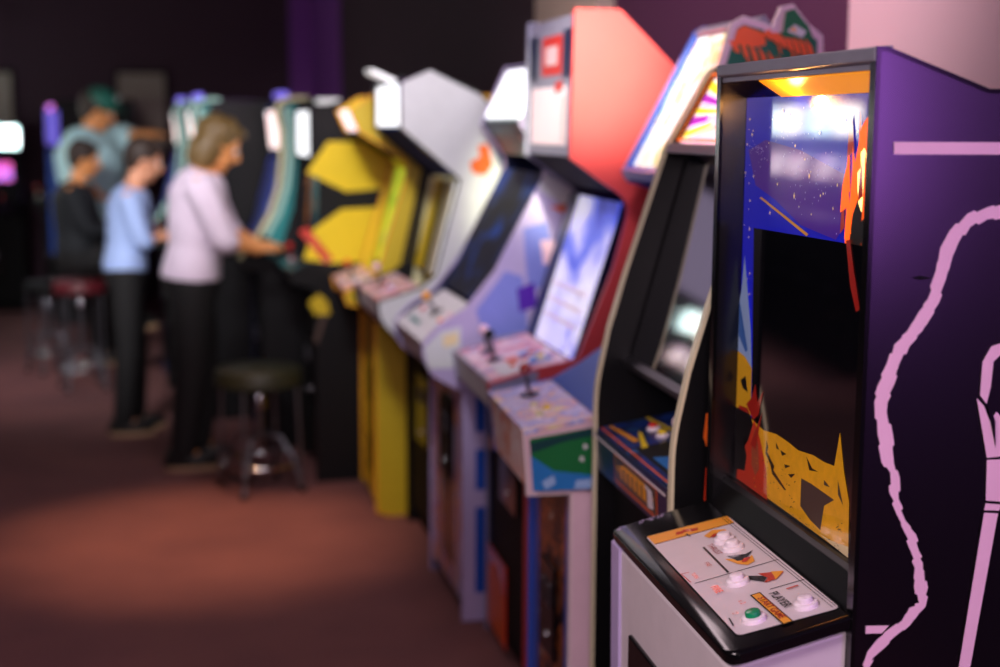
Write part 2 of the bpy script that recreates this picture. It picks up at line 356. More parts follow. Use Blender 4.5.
ART = {
  'monitor': [(0.548,1.499),(0.105,1.504),(0.072,1.033),(0.524,1.063)],
  'cloud': [(0.594,1.635),(0.513,1.654),(0.357,1.639),(0.181,1.605),(0.157,1.546),(0.207,1.505),(0.346,1.518),(0.458,1.553),(0.554,1.574)],
  'beam': [(0.528,1.553),(0.519,1.555),(0.308,1.506),(0.316,1.502)],
  'peak': [(0.593,1.446),(0.573,1.385),(0.551,1.315),(0.54,1.244),(0.566,1.247),(0.619,1.268),(0.621,1.342),(0.603,1.381)],
  'peak_shade': [(0.612,1.362),(0.587,1.319),(0.563,1.277),(0.573,1.271),(0.611,1.297)],
  'foothill': [(0.619,1.268),(0.577,1.263),(0.54,1.247),(0.537,1.153),(0.573,1.16),(0.614,1.146)],
  'red1': [(0.555,1.179),(0.531,1.194),(0.513,1.223),(0.501,1.193),(0.474,1.218),(0.494,1.171),(0.518,1.157)],
  'red2': [(0.594,1.031),(0.582,1.077),(0.539,1.115),(0.513,1.158),(0.481,1.128),(0.448,1.082),(0.439,1.03)],
  'red3': [(0.6,1.168),(0.554,1.171),(0.522,1.147),(0.55,1.12),(0.587,1.133)],
  'spike': [(0.528,1.11),(0.476,1.18),(0.503,1.105)],
  'mountain': [(0.527,1.157),(0.468,1.149),(0.408,1.155),(0.355,1.153),(0.312,1.149),(0.251,1.155),(0.208,1.154),(0.17,1.157),(0.154,1.214),(0.134,1.156),(0.112,1.115),(0.107,1.03),(0.219,1.032),(0.301,1.033),(0.444,1.034),(0.478,1.102)],
  'hole': [(0.295,1.106),(0.254,1.107),(0.165,1.104),(0.201,1.085),(0.212,1.042),(0.253,1.047),(0.295,1.059)],
  'hole2': [(0.278,1.147),(0.253,1.133),(0.229,1.133),(0.264,1.127)],
  'cream': [(0.216,1.035),(0.174,1.037),(0.108,1.046),(0.107,1.029),(0.158,1.031)],
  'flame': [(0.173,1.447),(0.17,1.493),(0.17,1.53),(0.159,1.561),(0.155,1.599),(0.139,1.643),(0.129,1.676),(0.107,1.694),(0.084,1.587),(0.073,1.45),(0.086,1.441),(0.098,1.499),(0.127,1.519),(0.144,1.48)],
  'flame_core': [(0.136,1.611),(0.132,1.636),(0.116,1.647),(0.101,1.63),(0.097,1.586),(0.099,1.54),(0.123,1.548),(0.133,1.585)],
  'figure': [(0.156,1.501),(0.147,1.547),(0.132,1.57),(0.113,1.549),(0.096,1.514),(0.089,1.473),(0.097,1.425),(0.116,1.479),(0.126,1.444),(0.141,1.42)],
  'figure_red': [(0.161,1.508),(0.147,1.51),(0.129,1.466),(0.103,1.41),(0.116,1.405),(0.14,1.442)],
  'redspot': [(0.252,1.454),(0.229,1.462),(0.2,1.462),(0.184,1.458),(0.206,1.449),(0.243,1.445)],
  'crack': [(0.453,1.135),(0.442,1.125),(0.446,1.115),(0.427,1.105),(0.412,1.098),(0.416,1.09),(0.379,1.078),(0.356,1.07),(0.364,1.068),(0.42,1.082),(0.431,1.097),(0.455,1.111),(0.452,1.124)],
  'crack2': [(0.388,1.132),(0.361,1.131),(0.378,1.124)],
  'crack3': [(0.368,1.112),(0.342,1.115),(0.363,1.106)],
  'crack4': [(0.407,1.141),(0.392,1.131),(0.406,1.131)],
  'crack5': [(0.35,1.099),(0.32,1.107),(0.336,1.096)],
  'crack6': [(0.205,1.126),(0.182,1.12),(0.204,1.118)],
  'crack7': [(0.154,1.139),(0.132,1.105),(0.151,1.116)],
  'cut1': [(0.594,1.216),(0.569,1.228),(0.556,1.2),(0.582,1.203)],
  'cut2': [(0.603,1.139),(0.571,1.136),(0.579,1.106),(0.601,1.109)],
  'cp_overlay': [(0.535,0.038),(0.04,0.03),(0.024,0.185),(0.514,0.189)],
  'cp_yband': [(0.535,0.038),(0.486,0.038),(0.471,0.187),(0.514,0.189)],
  'cp_btns': [(0.404,0.143),(0.36,0.142),(0.22,0.098),(0.065,0.149),(0.074,0.069)],
  'cp_hline': [(0.267,0.041),(0.258,0.177)],
  'cp_hline2': [(0.158,0.128),(0.154,0.19)],
  'cp_vline': [(0.403,0.104),(0.269,0.099)],
  'cp_arrow1': [(0.451,0.121),(0.467,0.142),(0.453,0.161),(0.415,0.162),(0.402,0.152),(0.439,0.151),(0.446,0.138),(0.434,0.126)],
  'cp_arrow2y': [(0.325,0.114),(0.297,0.143),(0.306,0.156),(0.279,0.15),(0.272,0.135),(0.288,0.124)],
  'cp_arrow2k': [(0.334,0.121),(0.318,0.149),(0.325,0.165),(0.295,0.139),(0.3,0.128)],
  'cp_arrow3k': [(0.229,0.12),(0.21,0.14),(0.21,0.146),(0.189,0.131),(0.213,0.116)],
  'cp_arrow3o': [(0.226,0.135),(0.213,0.159),(0.203,0.17),(0.185,0.151),(0.185,0.13),(0.199,0.141)],
  'cp_arrow3y': [(0.218,0.154),(0.206,0.171),(0.183,0.148),(0.2,0.152)],
  'cp_start': [(0.152,0.097),(0.155,0.11),(0.025,0.111),(0.025,0.097)],
  'cp_redlab1': [(0.409,0.115),(0.342,0.113)],
  'cp_redlab2': [(0.232,0.058),(0.196,0.065)],
  'cp_sq': [(0.31,0.034),(0.267,0.036)],
  'cp_player': [(0.141,0.126),(0.073,0.13)],
  'cp_one': [(0.141,0.146),(0.128,0.161)],
  'bolt_l': [(0.198,1.571),(0.175,1.567),(0.145,1.558),(0.12,1.535),(0.107,1.511),(0.102,1.479),(0.092,1.439),(0.08,1.422),(0.063,1.394),(0.045,1.376),(0.035,1.349),(0.023,1.319),(0.019,1.295),(0.026,1.249),(0.034,1.207),(0.048,1.192),(0.048,1.163),(0.061,1.13),(0.075,1.102),(0.084,1.077),(0.093,1.049),(0.093,1.022),(0.102,0.996),(0.088,0.99),(0.077,0.971),(0.058,0.96),(0.04,0.945),(0.026,0.928),(0.019,0.907)],
  'bolt_r': [(0.199,1.551),(0.176,1.55),(0.151,1.54),(0.135,1.52),(0.126,1.498),(0.118,1.467),(0.109,1.433),(0.097,1.411),(0.086,1.394),(0.068,1.373),(0.054,1.349),(0.048,1.32),(0.039,1.294),(0.038,1.28),(0.049,1.248),(0.053,1.204),(0.063,1.184),(0.063,1.152),(0.075,1.12),(0.092,1.099),(0.098,1.074),(0.105,1.056),(0.108,1.038),(0.115,1.018),(0.113,0.99),(0.103,0.98),(0.09,0.963),(0.065,0.946),(0.053,0.932),(0.035,0.918),(0.027,0.903)],
  's_stripe': [(0.03,1.657),(0.031,1.64),(0.193,1.639),(0.192,1.657)],
  's_stub': [(0.021,0.967),(0.057,0.965),(0.046,0.954),(0.021,0.955)],
  's_bolt_tail': [(0.02,0.907),(0.036,0.916),(0.027,0.899),(0.021,0.899)],
  's_wand': [(0.179,1.297),(0.194,1.374),(0.21,1.369),(0.211,1.359),(0.201,1.351),(0.195,1.311),(0.19,1.287),(0.222,1.185),(0.221,1.2),(0.208,1.05),(0.186,0.888),(0.168,0.889),(0.194,1.066),(0.199,1.144),(0.194,1.209)],
  's_staff': [(0.198,1.141),(0.219,1.136),(0.213,1.08),(0.189,0.887),(0.171,0.889),(0.191,1.036)],
  's_grip': [(0.194,1.204),(0.221,1.203),(0.217,1.14),(0.197,1.146)],
  's_hand': [(0.176,1.297),(0.19,1.29),(0.204,1.263),(0.215,1.289),(0.22,1.207),(0.195,1.208)],
  's_loop': [(0.18,1.305),(0.18,1.348),(0.192,1.37),(0.21,1.374),(0.211,1.359),(0.196,1.348),(0.194,1.311)],
  's_edgered': [(0.006,1.781),(0.012,1.776),(0.013,1.765),(0.006,1.767)],
}

# ------------------------------------------------------------ room
def struct(name, mb, label=None):
    o = mb.build(name, sh=False); o['kind'] = 'structure'
    if label: o['label'] = label
    return o
def carpet():
    m = bpy.data.materials.new('carpet'); m.use_nodes = True; nt = m.node_tree; b = nt.nodes['Principled BSDF']
    b.inputs['Roughness'].default_value = .95
    tc = nt.nodes.new('ShaderNodeTexCoord')
    n1 = nt.nodes.new('ShaderNodeTexNoise'); n1.inputs['Scale'].default_value = 260; n1.inputs['Detail'].default_value = 6
    n2 = nt.nodes.new('ShaderNodeTexNoise'); n2.inputs['Scale'].default_value = 2.2; n2.inputs['Detail'].default_value = 3
    for n in (n1, n2): nt.links.new(tc.outputs['Object'], n.inputs['Vector'])
    r = nt.nodes.new('ShaderNodeValToRGB'); r.color_ramp.elements[0].position = .3; r.color_ramp.elements[1].position = .7
    r.color_ramp.elements[0].color = (*lin(rgb('5a363b')), 1); r.color_ramp.elements[1].color = (*lin(rgb('84544f')), 1)
    ad = nt.nodes.new('ShaderNodeMath'); ad.operation = 'MULTIPLY_ADD'; ad.inputs[1].default_value = .6; 
    sb = nt.nodes.new('ShaderNodeMath'); sb.operation = 'MULTIPLY'; sb.inputs[1].default_value = .4
    nt.links.new(n2.outputs[0], sb.inputs[0]); nt.links.new(n1.outputs[0], ad.inputs[0]); nt.links.new(sb.outputs[0], ad.inputs[2])
    nt.links.new(ad.outputs[0], r.inputs[0]); nt.links.new(r.outputs[0], b.inputs['Base Color'])
    bp = nt.nodes.new('ShaderNodeBump'); bp.inputs['Strength'].default_value = .6; bp.inputs['Distance'].default_value = .004
    nt.links.new(n1.outputs[0], bp.inputs['Height']); nt.links.new(bp.outputs[0], b.inputs['Normal'])
    return m
K['carpet'] = carpet()
m_('wall_dark', '46303c', .85, noise=.1, nscale=3)
m_('wall_plum', '501e44', .8, noise=.06, nscale=3)
m_('wall_pale', 'ddb8c4', .8, noise=.05, nscale=3)
m_('wall_purple_trim', '8a44a4', .7)
m_('column_cream', 'c9b6a4', .7)
m_('ceiling', '8a7f8c', .9)
q = MB(); q.box((-4.5, -4, -.05), (2.0, 14, 0), 'carpet'); struct('floor', q)
q = MB(); q.box((-4.5, -4, 3.2), (2.0, 14, 3.25), 'ceiling'); struct('ceiling', q)
q = MB(); q.box((2.0, 6.32, 0), (2.15, 14, 3.2), 'wall_dark'); struct('wall_right', q, 'dark far stretch of the right wall')
q = MB(); q.box((2.0, 3.57, 0), (2.15, 6.32, 3.2), 'wall_plum'); struct('wall_right', q, 'plum purple stretch of the right wall')
q = MB(); q.box((2.0, 2.2, 0), (2.15, 3.57, 3.2), 'wall_pale'); struct('wall_right', q, 'pale pink stretch of the right wall behind the nearest machines')
q = MB(); q.box((2.0, -4, 0), (2.15, 2.2, 3.2), 'wall_dark'); struct('wall_right', q, 'dark near stretch of the right wall beside the photographer')
q = MB(); q.box((1.92, 5.45, 0), (2.0, 6.3, 3.2), 'column_cream', .004); struct('trim_1', q, 'cream pilaster on the right wall')
q = MB(); q.box((-4.6, -4, 0), (-4.5, 14, 3.2), 'wall_dark'); struct('wall_left', q)
q = MB(); q.box((-4.6, 14, 0), (2.15, 14.1, 3.2), 'wall_dark'); struct('wall_back', q)
q = MB(); q.prism([(1.76, 0), (1.76, 3.2), (2.0, 3.2), (2.0, 0)], 13.9, 14, 'wall_purple_trim'); q.box((1.975, 12.35, 0), (2.0, 13.9, 3.2), 'wall_purple_trim'); struct('trim_2', q, 'purple pillar in the far corner')
q = MB(); q.box((-4.6, -4.1, 0), (2.15, -4.0, 3.2), 'wall_plum'); struct('wall_front', q)
for x0, x1, z0, z1, lab in ((.098, .594, 1.42, 2.18, 'grey-brown framed board on the far wall behind the man in the cap'), (-1.3, -.80, 1.42, 2.17, 'grey-brown framed board on the far wall at the left edge of the photo')):
    r = empty('wall_board', (x0, 13.99, z0)); tag(r, lab, 'board', 'framed boards on the far wall')
    q = MB(); q.box((0, -.03, 0), (x1-x0, 0, z1-z0), 'black_matte', .004); q.build('frame', r, sh=False)
    q = MB(); q.box((.03, -.036, .03), (x1-x0-.03, -.0305, z1-z0-.03), 'brown_grey'); q.build('board', r, sh=False)
q = MB(); q.box((1.985, 2.70, 1.735), (2.0, 2.80, 1.81), 'button_white', .003)
r = q.build('thermostat', sh=False); tag(r, 'small white plate on the pale wall behind the black machine', 'thermostat')

# ------------------------------------------------------------ 1  near black machine
al = .0865
A = ART
def ragged(P, amp):      # hand-cut, notched edge
    out = []; rs = random.Random(5)
    for i in range(len(P)-1):
        p, q_ = Vector(P[i]), Vector(P[i+1]); d_ = q_-p; n_ = Vector((-d_.y, d_.x)).normalized(); out.append(tuple(p))
        if d_.length > .015:
            a1 = rs.uniform(.35, .6); k1 = rs.uniform(-amp, amp); out.append(tuple(p+d_*a1+n_*k1)); out.append(tuple(p+d_*(a1+.08)-n_*k1*.8))
    out.append(tuple(P[-1])); return out
side_art = [(ragged(A['bolt_l'], .0022)+ragged(A['bolt_r'], .0022)[::-1], 'ink_pink'), (A['s_stripe'][:2]+[(.62, 1.64), (.62, 1.657)], 'ink_pink'), (A['s_stub'], 'ink_pink'), (A['s_bolt_tail'], 'ink_pink'),
            ([(.179,1.300),(.180,1.348),(.192,1.370),(.212,1.376),(.235,1.36),(.24,1.33),(.228,1.33),(.222,1.352),(.208,1.358),(.197,1.348),(.195,1.311),(.190,1.287)], 'ink_pink'),
            ([(.174,1.296),(.186,1.284),(.196,1.262),(.206,1.275),(.217,1.264),(.232,1.29),(.243,1.283),(.232,1.21),(.195,1.208)], 'ink_pink'),
            ([(.195,1.205),(.231,1.205),(.222,1.142),(.197,1.145)], 'ink_pink'), ([(.1965,1.141),(.221,1.138),(.219,1.129),(.195,1.131)], 'ink_pink'),
            ([(.195,1.127),(.217,1.125),(.186,.887),(.160,.74),(.145,.74),(.168,.889)], 'ink_pink'),
            ([(.192,1.289),(.196,1.262),(.207,1.222),(.204,1.262)], 'violet_black'),
            ([(.066,1.469),(.082,1.472),(.094,1.469),(.08,1.467)], 'black_matte')]
prof = [(0, 0), (0, 1.781), (.012, 1.781), (.165, 1.726), (.74, 1.726), (.74, 0)]
a = Cab('large black and violet machine with pink lightning line, nearest in the row', (1.0138, 1.7331), al, .63, prof, side='violet_black', arts=side_art, nearoff=.012)
W = .63
a.shell(.02, .95, ((.02, 1.776), (.165, 1.722)))
a.panel('top_panel', (.17, 1.722), (.735, 1.722), 'black_laminate')
a.solid('marquee_hood', [(-.006, 1.766), (-.006, 1.785), (.022, 1.787), (.022, 1.760), (.004, 1.760)], 'grey_bar', -.009, W-.001, bev=.002)
a.solid('hood_lip', [(.0, 1.754), (.0, 1.762), (.02, 1.762), (.02, 1.754)], 'grey_bar', .006, bev=.001)
a.panel('hood_panel', (.046, 1.7275), (.004, 1.7535), 'black_gloss', .006)
a.panel('amber_panel', (.043, 1.7265), (.002, 1.7520), 'amber_plastic', .006, .44, th=.002)
# the printed glass in front of the monitor: u from the near side, z from the floor
z0 = 1.012
def up_(pts): return [(p[0], p[1]-z0) for p in pts]
glass = []
glass.append((up_(A['cloud']), 'ink_violet'))
def dots(n, poly_fn, m, r0, r1):
    for _ in range(n):
        u, z = poly_fn(); r = random.uniform(r0, r1); k = random.uniform(.8, 1.8)
        glass.append(([(u-r, z-z0), (u, z-z0-r*k), (u+r, z-z0), (u, z-z0+r*k)], m))
base_pts = dict(cloud=A['cloud'])
glass_arts = glass
def disc(cu, cz, sp): 
    return lambda: (random.gauss(cu, sp), random.gauss(cz, sp*.6))
dots(60, disc(.30, 1.59, .05), 'ink_dot', .0008, .0016)
dots(36, disc(.545, 1.63, .02), 'ink_dot', .0008, .0016)
dots(40, disc(.40, 1.66, .05), 'ink_dot', .0008, .0014)
dots(24, lambda: (random.uniform(.14, .61), random.uniform(1.52, 1.72)), 'ink_star', .0014, .0034)
dots(16, lambda: (random.uniform(.56, .605), random.uniform(1.32, 1.70)), 'ink_star', .001, .0026)
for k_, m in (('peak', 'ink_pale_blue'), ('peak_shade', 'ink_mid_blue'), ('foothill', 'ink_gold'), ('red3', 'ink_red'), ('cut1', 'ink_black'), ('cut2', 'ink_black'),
              ('flame', 'flame_reflection'), ('flame_core', 'flame_reflection_core'), ('figure', 'ink_black'), ('beam', 'ink_gold')):
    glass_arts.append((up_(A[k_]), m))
A['black_gap'] = [(.60,1.10),(.565,1.115),(.545,1.085),(.552,1.055),(.60,1.048)]; A['rust'] = [(.522,1.118),(.508,1.145),(.490,1.115),(.482,1.075),(.500,1.058),(.520,1.075)]
glass_arts.append(([(.015,.0),(.612,.0),(.612,.021),(.015,.021)], 'ink_black'))
glass_arts.append(([(.612,.0),(.48,.0),(.50,.12),(.540,.150),(.612,.150)], 'ink_black'))
for k in range(16):  # more flame tongues of the painted warm reflection
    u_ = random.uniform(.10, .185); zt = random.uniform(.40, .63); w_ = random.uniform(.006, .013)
    glass_arts.append(([(u_-w_, zt), (u_+w_, zt-.01), (u_+w_*.7, zt+.03), (u_+random.uniform(-.004, .012), zt+random.uniform(.05, .09)), (u_-w_*.4, zt+.035)], random.choice(('flame_reflection', 'flame_reflection', 'ink_orange_red'))))
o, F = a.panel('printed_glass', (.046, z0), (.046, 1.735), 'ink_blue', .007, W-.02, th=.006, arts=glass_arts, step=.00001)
mon = [(p[0], p[1]-z0) for p in A['monitor']]
mb = MB(); mb.face([F.at(p[0], p[1], .0032) for p in mon], 'monitor_glass'); so = mb.build('screen', a.r, sh=False)
mb = MB()
for i, (k_, m) in enumerate((('mountain', 'ink_yellow'), ('hole', 'ink_brown'), ('hole2', 'ink_black'), ('cream', 'ink_cream'), ('red1', 'ink_red'), ('red2', 'ink_orange_red'),
              ('black_gap', 'ink_black'), ('rust', 'ink_rust'), ('spike', 'ink_red'), ('figure_red', 'ink_red'), ('crack', 'ink_black'), ('crack2', 'ink_black'), ('crack3', 'ink_black'), ('crack4', 'ink_black'),
              ('crack5', 'ink_black'), ('crack6', 'ink_brown'), ('crack7', 'ink_brown'))):
    mb.face([F.at(p[0], p[1]-z0, .0040+.00003*i) for p in A[k_]], m)
for _ in range(170):      # short brush strokes over the mountain
    u = random.uniform(.13, .50); zt = 1.032+random.random()*(.055+.07*max(0, (u-.05)*1.0)); r = random.uniform(.003, .011); sl = random.uniform(-.6, .6)
    if .16 < u < .30 and zt > 1.04: continue
    mb.face([F.at(u, zt-z0, .0046), F.at(u+r, zt-z0+r*sl, .0046), F.at(u+r*.4, zt-z0+r*sl*.2+.0014, .0046)], random.choice(('ink_brown', 'ink_black', 'ink_gold')))
mb.build('landscape_print', o, sh=False)
a.solid('monitor_lip', [(0, .975), (.02, 1.024), (.03, 1.03), (.046, 1.028), (.046, .99), (.02, .965)], 'black_laminate', bev=.0015)
# console
a.solid('console', [(-.170, 0), (-.182, .908), (-.002, .952), (-.002, 0)], 'white_panel', 0.004, W-.004, bev=.004)
a.solid('front_trim', [(-.176, .03), (-.187, .912), (-.180, .915), (-.168, .03)], 'lilac', W-.055, W-.001, bev=.002)
T0, T1 = (-.190, .9335), (-.003, .982)
F = Frame(T0, T1); mb = MB()
top_ = rnd([(-.010, 0), (W+.003, 0), (W+.003, F.L), (-.010, F.L)], (0, 1), .030, 7)
rows = [[mb.bm.verts.new(F.at(u_+(cu_-u_)*s_, t_+(ct_-t_)*s_, h_)) for u_, t_ in top_] for s_, h_, cu_, ct_ in ((.0, -.019, .31, .1), (.0, -.005, .31, .1), (.010, -.0012, .31, .1), (.022, 0, .31, .1))]
mb.bm.faces.new(rows[0][::-1]); mb.bm.faces.new(rows[-1]); n_ = len(top_)
for q_ in range(3):
    for k_ in range(n_): mb.bm.faces.new((rows[q_][k_], rows[q_][(k_+1) % n_], rows[q_+1][(k_+1) % n_], rows[q_+1][k_]))
for f_ in mb.bm.faces: f_.material_index = mb.mi('black_gloss')
for k_ in range(22):      # worn paint along the far rim
    t_ = random.uniform(.008, .105); u_ = W-.006-random.uniform(0, .016); l_ = random.uniform(.003, .011)
    mb.face([F.at(u_, t_, .0004), F.at(u_+.0022, t_+l_*.3, .0004), F.at(u_+.0012, t_+l_, .0004), F.at(u_-.0016, t_+l_*.6, .0004)], 'lilac')
o = mb.build('control_panel', a.r)
th = math.atan2(.978-.935, .165)
c = {k_[3:]: v for k_, v in A.items() if k_.startswith('cp_')}
ov = rnd(c['overlay'], range(4), .012)
mb = MB()
FC = Frame((-.185, .935), (-.02, .978)); lay = [0.0004]
def dec(pts, m): mb.face([FC.at(p[0], p[1], lay[0]) for p in pts], m); lay[0] += .00012
dec(rnd([(p[0]+(.003 if i in (0, 3) else -.003), p[1]+(.003 if i > 1 else -.003)) for i, p in enumerate(c['overlay'])], range(4), .012), 'black_matte')
dec(ov, 'white_panel')
dec([(.534,.040),(.486,.040),(.472,.186),(.514,.188)], 'amber')
dec([(.487,.040),(.484,.040),(.470,.186),(.473,.186)], 'black_gloss')
for u_, t_ in ((.505,.105),(.498,.118),(.503,.092)): dec([(u_-.006,t_-.008),(u_+.008,t_-.004),(u_+.004,t_+.009),(u_-.008,t_+.005)], 'ink_orange_red')
dec([(.2685,.041),(.2665,.041),(.257,.183),(.259,.183)], 'black_matte')
dec([(.159,.128),(.157,.128),(.153,.184),(.155,.184)], 'black_matte')
dec([(.404,.1055),(.404,.1015),(.268,.0975),(.268,.1015)], 'ink_black')
dec([(.486,.098),(.470,.101),(.470,.104),(.486,.102)], 'ink_black')
for t_ in (.176, .181): dec([(.510,t_),(.03,t_),(.03,t_+.001),(.510,t_+.001)], 'black_matte')
for k_, m in (('arrow1', 'amber'), ('arrow2y', 'amber'), ('arrow2k', 'ink_black'), ('arrow3k', 'ink_black'), ('arrow3o', 'ink_orange_red'), ('arrow3y', 'amber')): dec(c[k_], m)
dec([(.437,.150),(.446,.138),(.436,.128),(.430,.134),(.438,.139),(.428,.148)], 'ink_orange_red')
dec([(.300,.150),(.294,.148),(.284,.137),(.290,.131),(.302,.140)], 'ink_orange_red')
dec([(.156,.094),(.156,.111),(.024,.112),(.024,.095)], 'black_matte')
dec([(.153,.0965),(.153,.109),(.027,.110),(.027,.0975)], 'amber')
dec([(.318,.033),(.272,.035),(.272,.037),(.318,.035)], 'ink_red')
dec([(.318,.033),(.316,.033),(.312,.047),(.314,.047)], 'ink_red')
dec([(.100,.038),(.070,.034),(.070,.036),(.100,.040)], 'black_matte')
mb.build('instruction_card', o, sh=False)
def text_on(FR, s_, u, t, size, m, parent, name='lettering', h=.0035, ang=0, flip=False, bold=.0):
    """lettering lying on a panel, reading from the far end towards the near end"""
    cu = bpy.data.curves.new('t', 'FONT'); cu.body = s_; cu.size = size; cu.align_x = 'CENTER'; cu.align_y = 'CENTER'; cu.offset = bold
    to = bpy.data.objects.new('t', cu); C.objects.link(to)
    me = bpy.data.meshes.new_from_object(to.evaluated_get(bpy.context.evaluated_depsgraph_get())); bpy.data.objects.remove(to)
    ca, sa = math.cos(ang), math.sin(ang)
    for v in me.vertices:
        x, y = v.co.x, v.co.y; x, y = x*ca-y*sa, x*sa+y*ca
        v.co = FR.at(u-x, t+y, h)
    me.materials.clear(); me.materials.append(K[m]); me.name = name
    ob = bpy.data.objects.new(name, me); C.objects.link(ob); ob.parent = parent; return ob
card = o
text_on(FC, 'PLAYER', .108, .125, .019, 'ink_black', card, bold=.0004)
text_on(FC, '1', .136, .156, .026, 'ink_orange_red', card, bold=.0008)
text_on(FC, 'START GAME', .090, .1035, .0155, 'ink_red', card, bold=.0005)
text_on(FC, 'THRUST', .375, .114, .015, 'ink_red', card)
text_on(FC, 'FIRE', .214, .060, .017, 'ink_red', card, bold=.0003)
text_on(FC, 'FIRE', .322, .083, .011, 'ink_red', card)
text_on(FC, 'TURN', .292, .050, .010, 'ink_red', card)
text_on(FC, '2', .110, .052, .012, 'ink_black', card)
text_on(FC, 'x 2', .140, .075, .012, 'ink_red', card)
for (u_, t_), cap in zip(c['btns'], ('button_white',)*4+('button_green',)):
    ob = a.button(FC, u_, t_, cap, r=.019)
    if cap == 'button_green': ob['label'] = 'green start button in a white ring'
d_ = lamp('marquee_lamp', 'POINT', (0, 0, 0), (0, 0, -1), (1, .42, .10), .6, .012); d_.parent = a.r; d_.location = (.012, .36, 1.716)
a.coin_door(-.181, .345, .505, .50, .775); a.coin_door(-.181, .17, .325, .50, .775)

# ------------------------------------------------------------ 2  black machine with tilted screen
K['fan_art'] = artmat('fan_art', ['ffffff', 'ffe9f4', 'f4d0ff', 'ffffff'], 5, emit=1.0)
prof = rnd([(0, 0), (0, 1.08), (.028, 1.215), (.068, 1.353), (.158, 1.63), (.262, 1.815), (.32, 1.805), (.50, 1.66), (.74, 1.62), (.74, 0)], (1, 5), .05)
b_arts = [([(.075,1.20),(.088,1.19),(.09,1.15),(.074,1.15)], 'orange'), ([(.062,1.135),(.072,1.14),(.082,1.13),(.092,1.145),(.094,1.075),(.064,1.072),(.058,1.09)], 'orange'), ([(.064,1.03),(.094,1.04),(.094,.965),(.062,.965)], 'ink_orange_red')]
b = Cab('black machine with tilted screen and pale edge trim, directly behind the violet one', (1.022, 2.42), al, .60, prof, edge='gold_edge', arts=b_arts)
b.shell(.045, .88, ((.325, 1.795), (.50, 1.652)))
fan = []
cols = ['amber', 'ink_orange_red', 'yellow', 'ink_violet', 'lime', 'ink_pink']
K['ray_y'] = mat('ray_yellow', 'ffe020', emit='ffe020', strength=1.2); K['ray_m'] = mat('ray_magenta', 'c028c0', emit='c028c0', strength=1.1)
K['ray_o'] = mat('ray_orange', 'ff7a20', emit='ff7a20', strength=1.1); K['ray_p'] = mat('ray_purple', '5020a0', emit='5020a0', strength=.8); K['ray_g'] = mat('ray_green', '40c040', emit='50c840', strength=.9)
rc = ['ray_y', 'ray_m', 'ray_y', 'ray_p', 'ray_o', 'ray_g', 'ray_m', 'ray_y', 'ray_p', 'ray_o', 'ray_y', 'ray_m']
for k in range(26):
    an = -1.15+k*.095; an2 = an+.045+.012*(k % 3); cx, cy = .26, .075
    def clip(an_, rr): return (min(.57, cx+rr*math.cos(an_)), min(.165, max(.006, cy+rr*math.sin(an_))))
    ra = .13+.04*(k % 3)
    fan.append(([clip(an, ra), clip(an2, ra), clip(an2, .33), clip(an, .33)], rc[k % 12]))
M0, M1 = (.186, 1.640), (.270, 1.795)
b.panel('marquee', M0, M1, 'fan_art', arts=fan, step=.0003)
b.panel('marquee_trim', (.262, 1.785), (.275, 1.812), 'black_gloss')
for t_, nm in ((.0, 'orange'),):
    FM = Frame(M0, M1); mb = MB()
    for u0, u1, t0, t1 in ((TH, .582, 0, .006), (TH, .582, .166, .172), (.574, .582, 0, .172)):
        mb.face([FM.at(p[0], p[1], .009) for p in ((u0, t0), (u1, t0), (u1, t1), (u0, t1))], K['ray_o'])
    mb.build('marquee_border', b.r, sh=False)
b.solid('marquee_rail', [(.150, 1.618), (.160, 1.638), (.186, 1.640), (.195, 1.622)], 'grey_bar', bev=.002)
b.panel('screen_glass', (.078, 1.150), (.206, 1.618), 'tilted_glass', .03, .57, th=.006)
b.panel('screen_rail', (.060, 1.142), (.080, 1.152), 'steel', th=.02)
b.panel('lower_bezel', (.215, 1.02), (.075, 1.142), 'black_matte')
b.solid('control_box', [(.008, .885), (.002, .975), (.02, .985), (.235, 1.02), (.235, .885)], 'navy', bev=.002)
cpa = [([(.02,.003),(.58,.003),(.58,.008),(.02,.008)], 'orange'), ([(.02,.02),(.35,.02),(.35,.09),(.30,.12),(.02,.12)], 'black_laminate'), ([(.03,.03),(.25,.03),(.22,.085),(.03,.085)], 'bright_blue'),
       ([(.39,.03),(.57,.02),(.57,.028),(.40,.045)], 'amber'), ([(.33,.03),(.46,.06),(.46,.068),(.33,.045)], 'yellow'), ([(.36,.13),(.57,.11),(.57,.117),(.36,.14)], 'yellow'), ([(.02,.14),(.3,.14),(.3,.15),(.02,.15)], 'bright_blue')]
K['cp_navy'] = artmat('cp_navy', ['0c1434', '1c3c8c', '0c1434', '3a7ac0'], 7)
_, FB = b.panel('control_panel', (.006, .984), (.225, 1.022), 'cp_navy', th=.006, arts=cpa)
pl = [([(.10,.012),(.42,.012),(.42,.078),(.10,.078)], 'orange'), ([(.106,.017),(.414,.017),(.414,.073),(.106,.073)], 'ink_brown'),
      ([(.14,.03),(.38,.03),(.40,.05),(.34,.065),(.17,.065),(.12,.05)], 'amber'), ([(.12,.028),(.16,.022),(.18,.066),(.13,.064)], 'white_panel')]
for k in range(7): pl.append(([(.16+k*.032,.034),(.170+k*.032,.034),(.172+k*.032,.060),(.162+k*.032,.060)], 'ink_brown'))
pl.append(([(TH,.082),(.58,.082),(.58,.088),(TH,.088)], 'white_panel'))
b.panel('control_front', (.004, .888), (-.001, .980), 'navy', th=.003, arts=pl)
b.joystick(FB, .22, .09, 'pink_edge', .06); b.joystick(FB, .27, .135, 'black_gloss', .05)
b.button(FB, .47, .10, 'red'); b.button(FB, .40, .10, 'yellow')
b.coin_door(.045, .2, .42, .35, .62)

